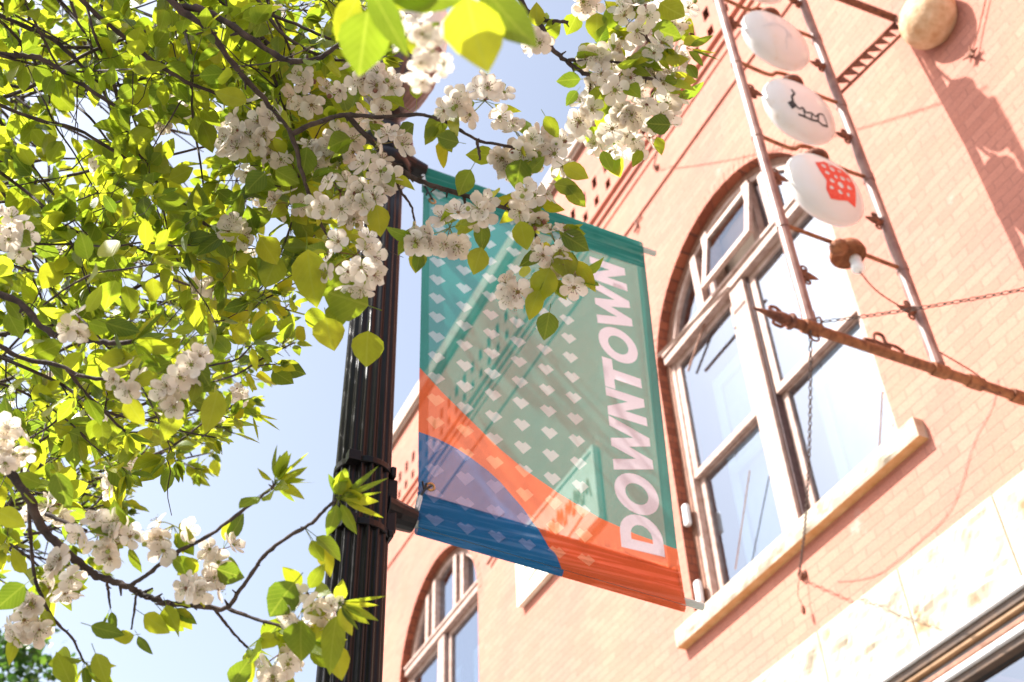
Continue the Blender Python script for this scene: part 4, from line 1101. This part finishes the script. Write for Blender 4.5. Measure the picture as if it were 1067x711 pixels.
# single leaves the photo shows large; (x, y) centre, length, width in photo px, tip heading in degrees clockwise from +x, depth
LF = [(382,364,38,36,95,1.62),(342,348,36,34,80,1.62),(322,290,62,40,85,1.62),(360,310,50,48,200,1.64),(340,292,46,34,130,1.66),(378,46,68,54,100,.95),(404,22,86,30,62,.90),(494,38,80,66,80,.88),(530,22,96,44,55,.90),(446,-2,84,34,5,.92),
 (425,-4,70,30,170,.92),(360,20,50,30,120,1.1),(466,146,25,19,190,1.7),(497,272,30,24,110,1.66),(483,190,30,22,120,1.7),(540,182,32,28,100,1.7),(575,132,28,16,60,1.72),(566,298,40,30,110,1.66),(600,252,34,24,30,1.66),(611,288,38,17,60,1.66),
 (588,276,34,30,80,1.66),(570,340,30,24,100,1.66),(545,246,32,24,80,1.67),(555,318,34,20,115,1.66),(596,244,28,20,10,1.68),(592,83,26,17,180,1.72),(622,103,30,26,170,1.70),(595,102,20,12,130,1.7),(622,28,30,24,90,1.72),(600,180,30,20,30,1.7),(592,195,30,18,10,1.7),
 (560,172,24,14,-40,1.7),(632,168,24,14,70,1.7),(640,20,28,26,60,1.72),(672,15,32,26,100,1.72),(700,12,32,28,40,1.72),(695,35,34,26,20,1.72),(705,63,26,15,0,1.7),(722,42,22,14,-25,1.7),(686,130,26,22,180,1.7),(722,75,20,12,60,1.7),
 (600,205,30,18,50,1.7),(688,152,20,12,70,1.72),(664,165,20,12,120,1.74),(64,512,42,24,75,1.42),(10,622,38,28,140,1.42),(112,658,36,18,20,1.45),(150,674,26,12,65,1.46),(66,697,38,26,250,1.42),(106,697,36,20,70,1.42),
 (128,664,24,16,170,1.46),(222,430,46,28,100,1.45),(208,385,42,20,60,1.5),(163,650,34,22,30,1.46),(178,645,30,22,70,1.46),(240,598,30,26,20,1.46),(196,592,26,20,140,1.48),(292,625,46,36,130,1.40),(312,668,42,38,95,1.40),(345,672,60,26,100,1.36),
 (330,600,30,16,-60,1.42),(352,690,40,28,80,1.38),(150,395,30,16,160,1.5),(120,375,40,22,170,1.5),(30,500,26,18,200,1.5),(12,540,34,22,30,1.5),(18,585,30,20,240,1.5),(250,700,34,24,300,1.42),(160,302,24,20,90,1.7),(128,343,40,20,20,1.5),(140,430,34,24,60,1.52),(178,440,44,24,120,1.5),
 (150,218,26,20,80,1.9),(280,262,34,30,60,1.75),(265,190,30,24,140,1.75),(240,100,36,22,200,1.7),(300,185,30,22,30,1.75),(318,170,34,26,100,1.75),(395,230,34,24,80,1.68),(388,205,30,24,50,1.7),(350,330,30,24,90,1.65),(405,185,24,16,60,1.7),(155,70,40,16,-5,1.8),(148,92,8,5,90,1.8)]
for x, y, L, wd, a, t in LF:
    s = t/FPX; q = math.radians(a); d = R_*math.cos(q) - U_*math.sin(q); d = (d + F_*rt.uniform(-.25, .25)).normalized()
    c = at(x, y, t); leaf(near_lv, c - d*(L*s*.5 + L*s*.3), d, -F_*rt.choice((1, 1, -1)) + rv(.28), L*s, wd*s, pet=.3, fold=rt.uniform(.05, .25), curl=rt.uniform(0, .15))
# fresh tufts of narrow leaves
for x, y, t, dirs in ((286,503,1.45,((-95,34,6),(-60,30,7),(-45,40,6),(-25,34,9),(0,28,9),(20,32,11),(45,26,7),(-75,26,8),(-140,20,8))),(352,520,1.43,((-35,46,6),(-22,48,6),(-12,40,7),(3,36,12),(18,44,9),(60,36,14),(100,34,16),(-80,26,14),(-110,24,10))),
                     (352,628,1.36,((-5,44,5),(8,36,6),(20,40,9),(35,34,10),(50,30,8),(70,34,14))),(137,357,1.52,((-50,34,5),(-40,44,5),(-30,30,5),(-62,24,4),(10,40,16),(35,36,14))),(90,690,1.45,((10,26,10),(200,24,12),(60,22,8))),
                     (262,358,1.8,((10,26,8),(40,24,8),(80,26,9))),(262,430,1.75,((20,24,3),(70,26,3),(30,30,3))),(545,222,1.7,((-15,20,9),(25,24,14),(60,24,12))),(715,50,1.7,((-20,26,8),(10,28,3),(22,32,3),(50,24,9))),(115,634,1.5,((70,22,10),(110,22,3)))):
    s = t/FPX
    for a, L, wd in dirs:
        q = math.radians(a); d = (R_*math.cos(q) - U_*math.sin(q) + F_*rt.uniform(-.3, .3)).normalized()
        leaf(near_lv, at(x, y, t), d, -F_ + rv(.7), L*s, wd*s, pet=.18, fold=.5, curl=rt.uniform(-.1, .1))
tag(near_lv.build('foliage', M['leaf'], tree, smooth=True, fixn=False), kind='stuff')

# a darker tree further down the street
TP = at(4, 700, 9.0); TX, TY = TP.x, TP.y; top = at(4, 652, 9.0).z
t2 = empty('street_tree', (TX, TY, 0), label='dark green leafy street tree further off, in the lower left corner', cat='tree')
b = MB(); b.tube(catmull([(TX, TY, 0), (TX+.05, TY-.05, 2), (TX, TY, 3.6), (TX+.05, TY, 5.0)], 5), [.15]*6+[.12]*5+[.08]*5, 10)
for k in range(9):
    a = k*2.4; b.tube(catmull([(TX, TY, 2.8+k*.25), (TX+.4*math.cos(a), TY+.4*math.sin(a), 3.4+k*.25), (TX+.9*math.cos(a), TY+.8*math.sin(a), 3.9+k*.2)], 4), .03, 6)
b.build('trunk', M['bark'], t2, smooth=True)
b = MB()
for k in range(170):
    a = rt.uniform(0, 6.3); h = rt.random(); rr_ = .62*math.sin(PI*min(1, h*.80+.15))**.6*rt.uniform(.3, 1)
    c = Vector((TX+rr_*math.cos(a), TY+rr_*math.sin(a), 3.2+(top-3.2)*h))
    for j in range(18):
        p = c + Vector((rt.gauss(0, .11), rt.gauss(0, .11), rt.gauss(0, .10))); l = rt.uniform(.055, .09)
        leaf(b, p, rv()+Vector((0, 0, -.3)), Vector((0, 0, 1))+rv(.9), l, l*.7, pet=.2)
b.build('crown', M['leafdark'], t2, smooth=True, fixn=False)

# ------------------------------------------------------------------ light, sky, camera
sd = Vector((-.33, -1, 1.29)).normalized()
su = bpy.data.lights.new('sun', 'SUN'); su.energy = 5.0; su.angle = math.radians(.53); su.color = (1, .955, .91)
so = link(bpy.data.objects.new('sun', su)); so.rotation_euler = sd.to_track_quat('Z', 'Y').to_euler(); so.location = (-5, -10, 15)
wd = bpy.data.worlds.new('World'); sc.world = wd; wd.use_nodes = True
nt = wd.node_tree; bg = nt.nodes['Background']
sk = nt.nodes.new('ShaderNodeTexSky'); sk.sky_type = 'NISHITA'; sk.sun_disc = False
sk.sun_elevation = math.asin(sd.z); sk.sun_rotation = math.atan2(sd.x, sd.y) % (2*PI)
sk.air_density = 1.0; sk.dust_density = 3.0; sk.ozone_density = 1.0
hv = nt.nodes.new('ShaderNodeHueSaturation'); hv.inputs['Saturation'].default_value = .68; hv.inputs['Value'].default_value = 1.1
nt.links.new(sk.outputs[0], hv.inputs['Color']); nt.links.new(hv.outputs[0], bg.inputs[0]); bg.inputs[1].default_value = .108
cd = bpy.data.cameras.new('camera'); co = link(bpy.data.objects.new('camera', cd)); sc.camera = co
cd.sensor_width = 36; cd.lens = FPX/1067*36; cd.clip_start = .05; cd.clip_end = 2000
mw = Matrix((R_, U_, -F_)).transposed().to_4x4(); mw.translation = CAM; co.matrix_world = mw
cd.dof.use_dof = True; cd.dof.focus_distance = 2.05; cd.dof.aperture_fstop = 6.3
sc.view_settings.view_transform = 'Standard'; sc.view_settings.look = 'None'; sc.view_settings.gamma = 1; sc.view_settings.exposure = 1.45
sc.cycles.max_bounces = 8; sc.cycles.transparent_max_bounces = 16; sc.cycles.transmission_bounces = 6
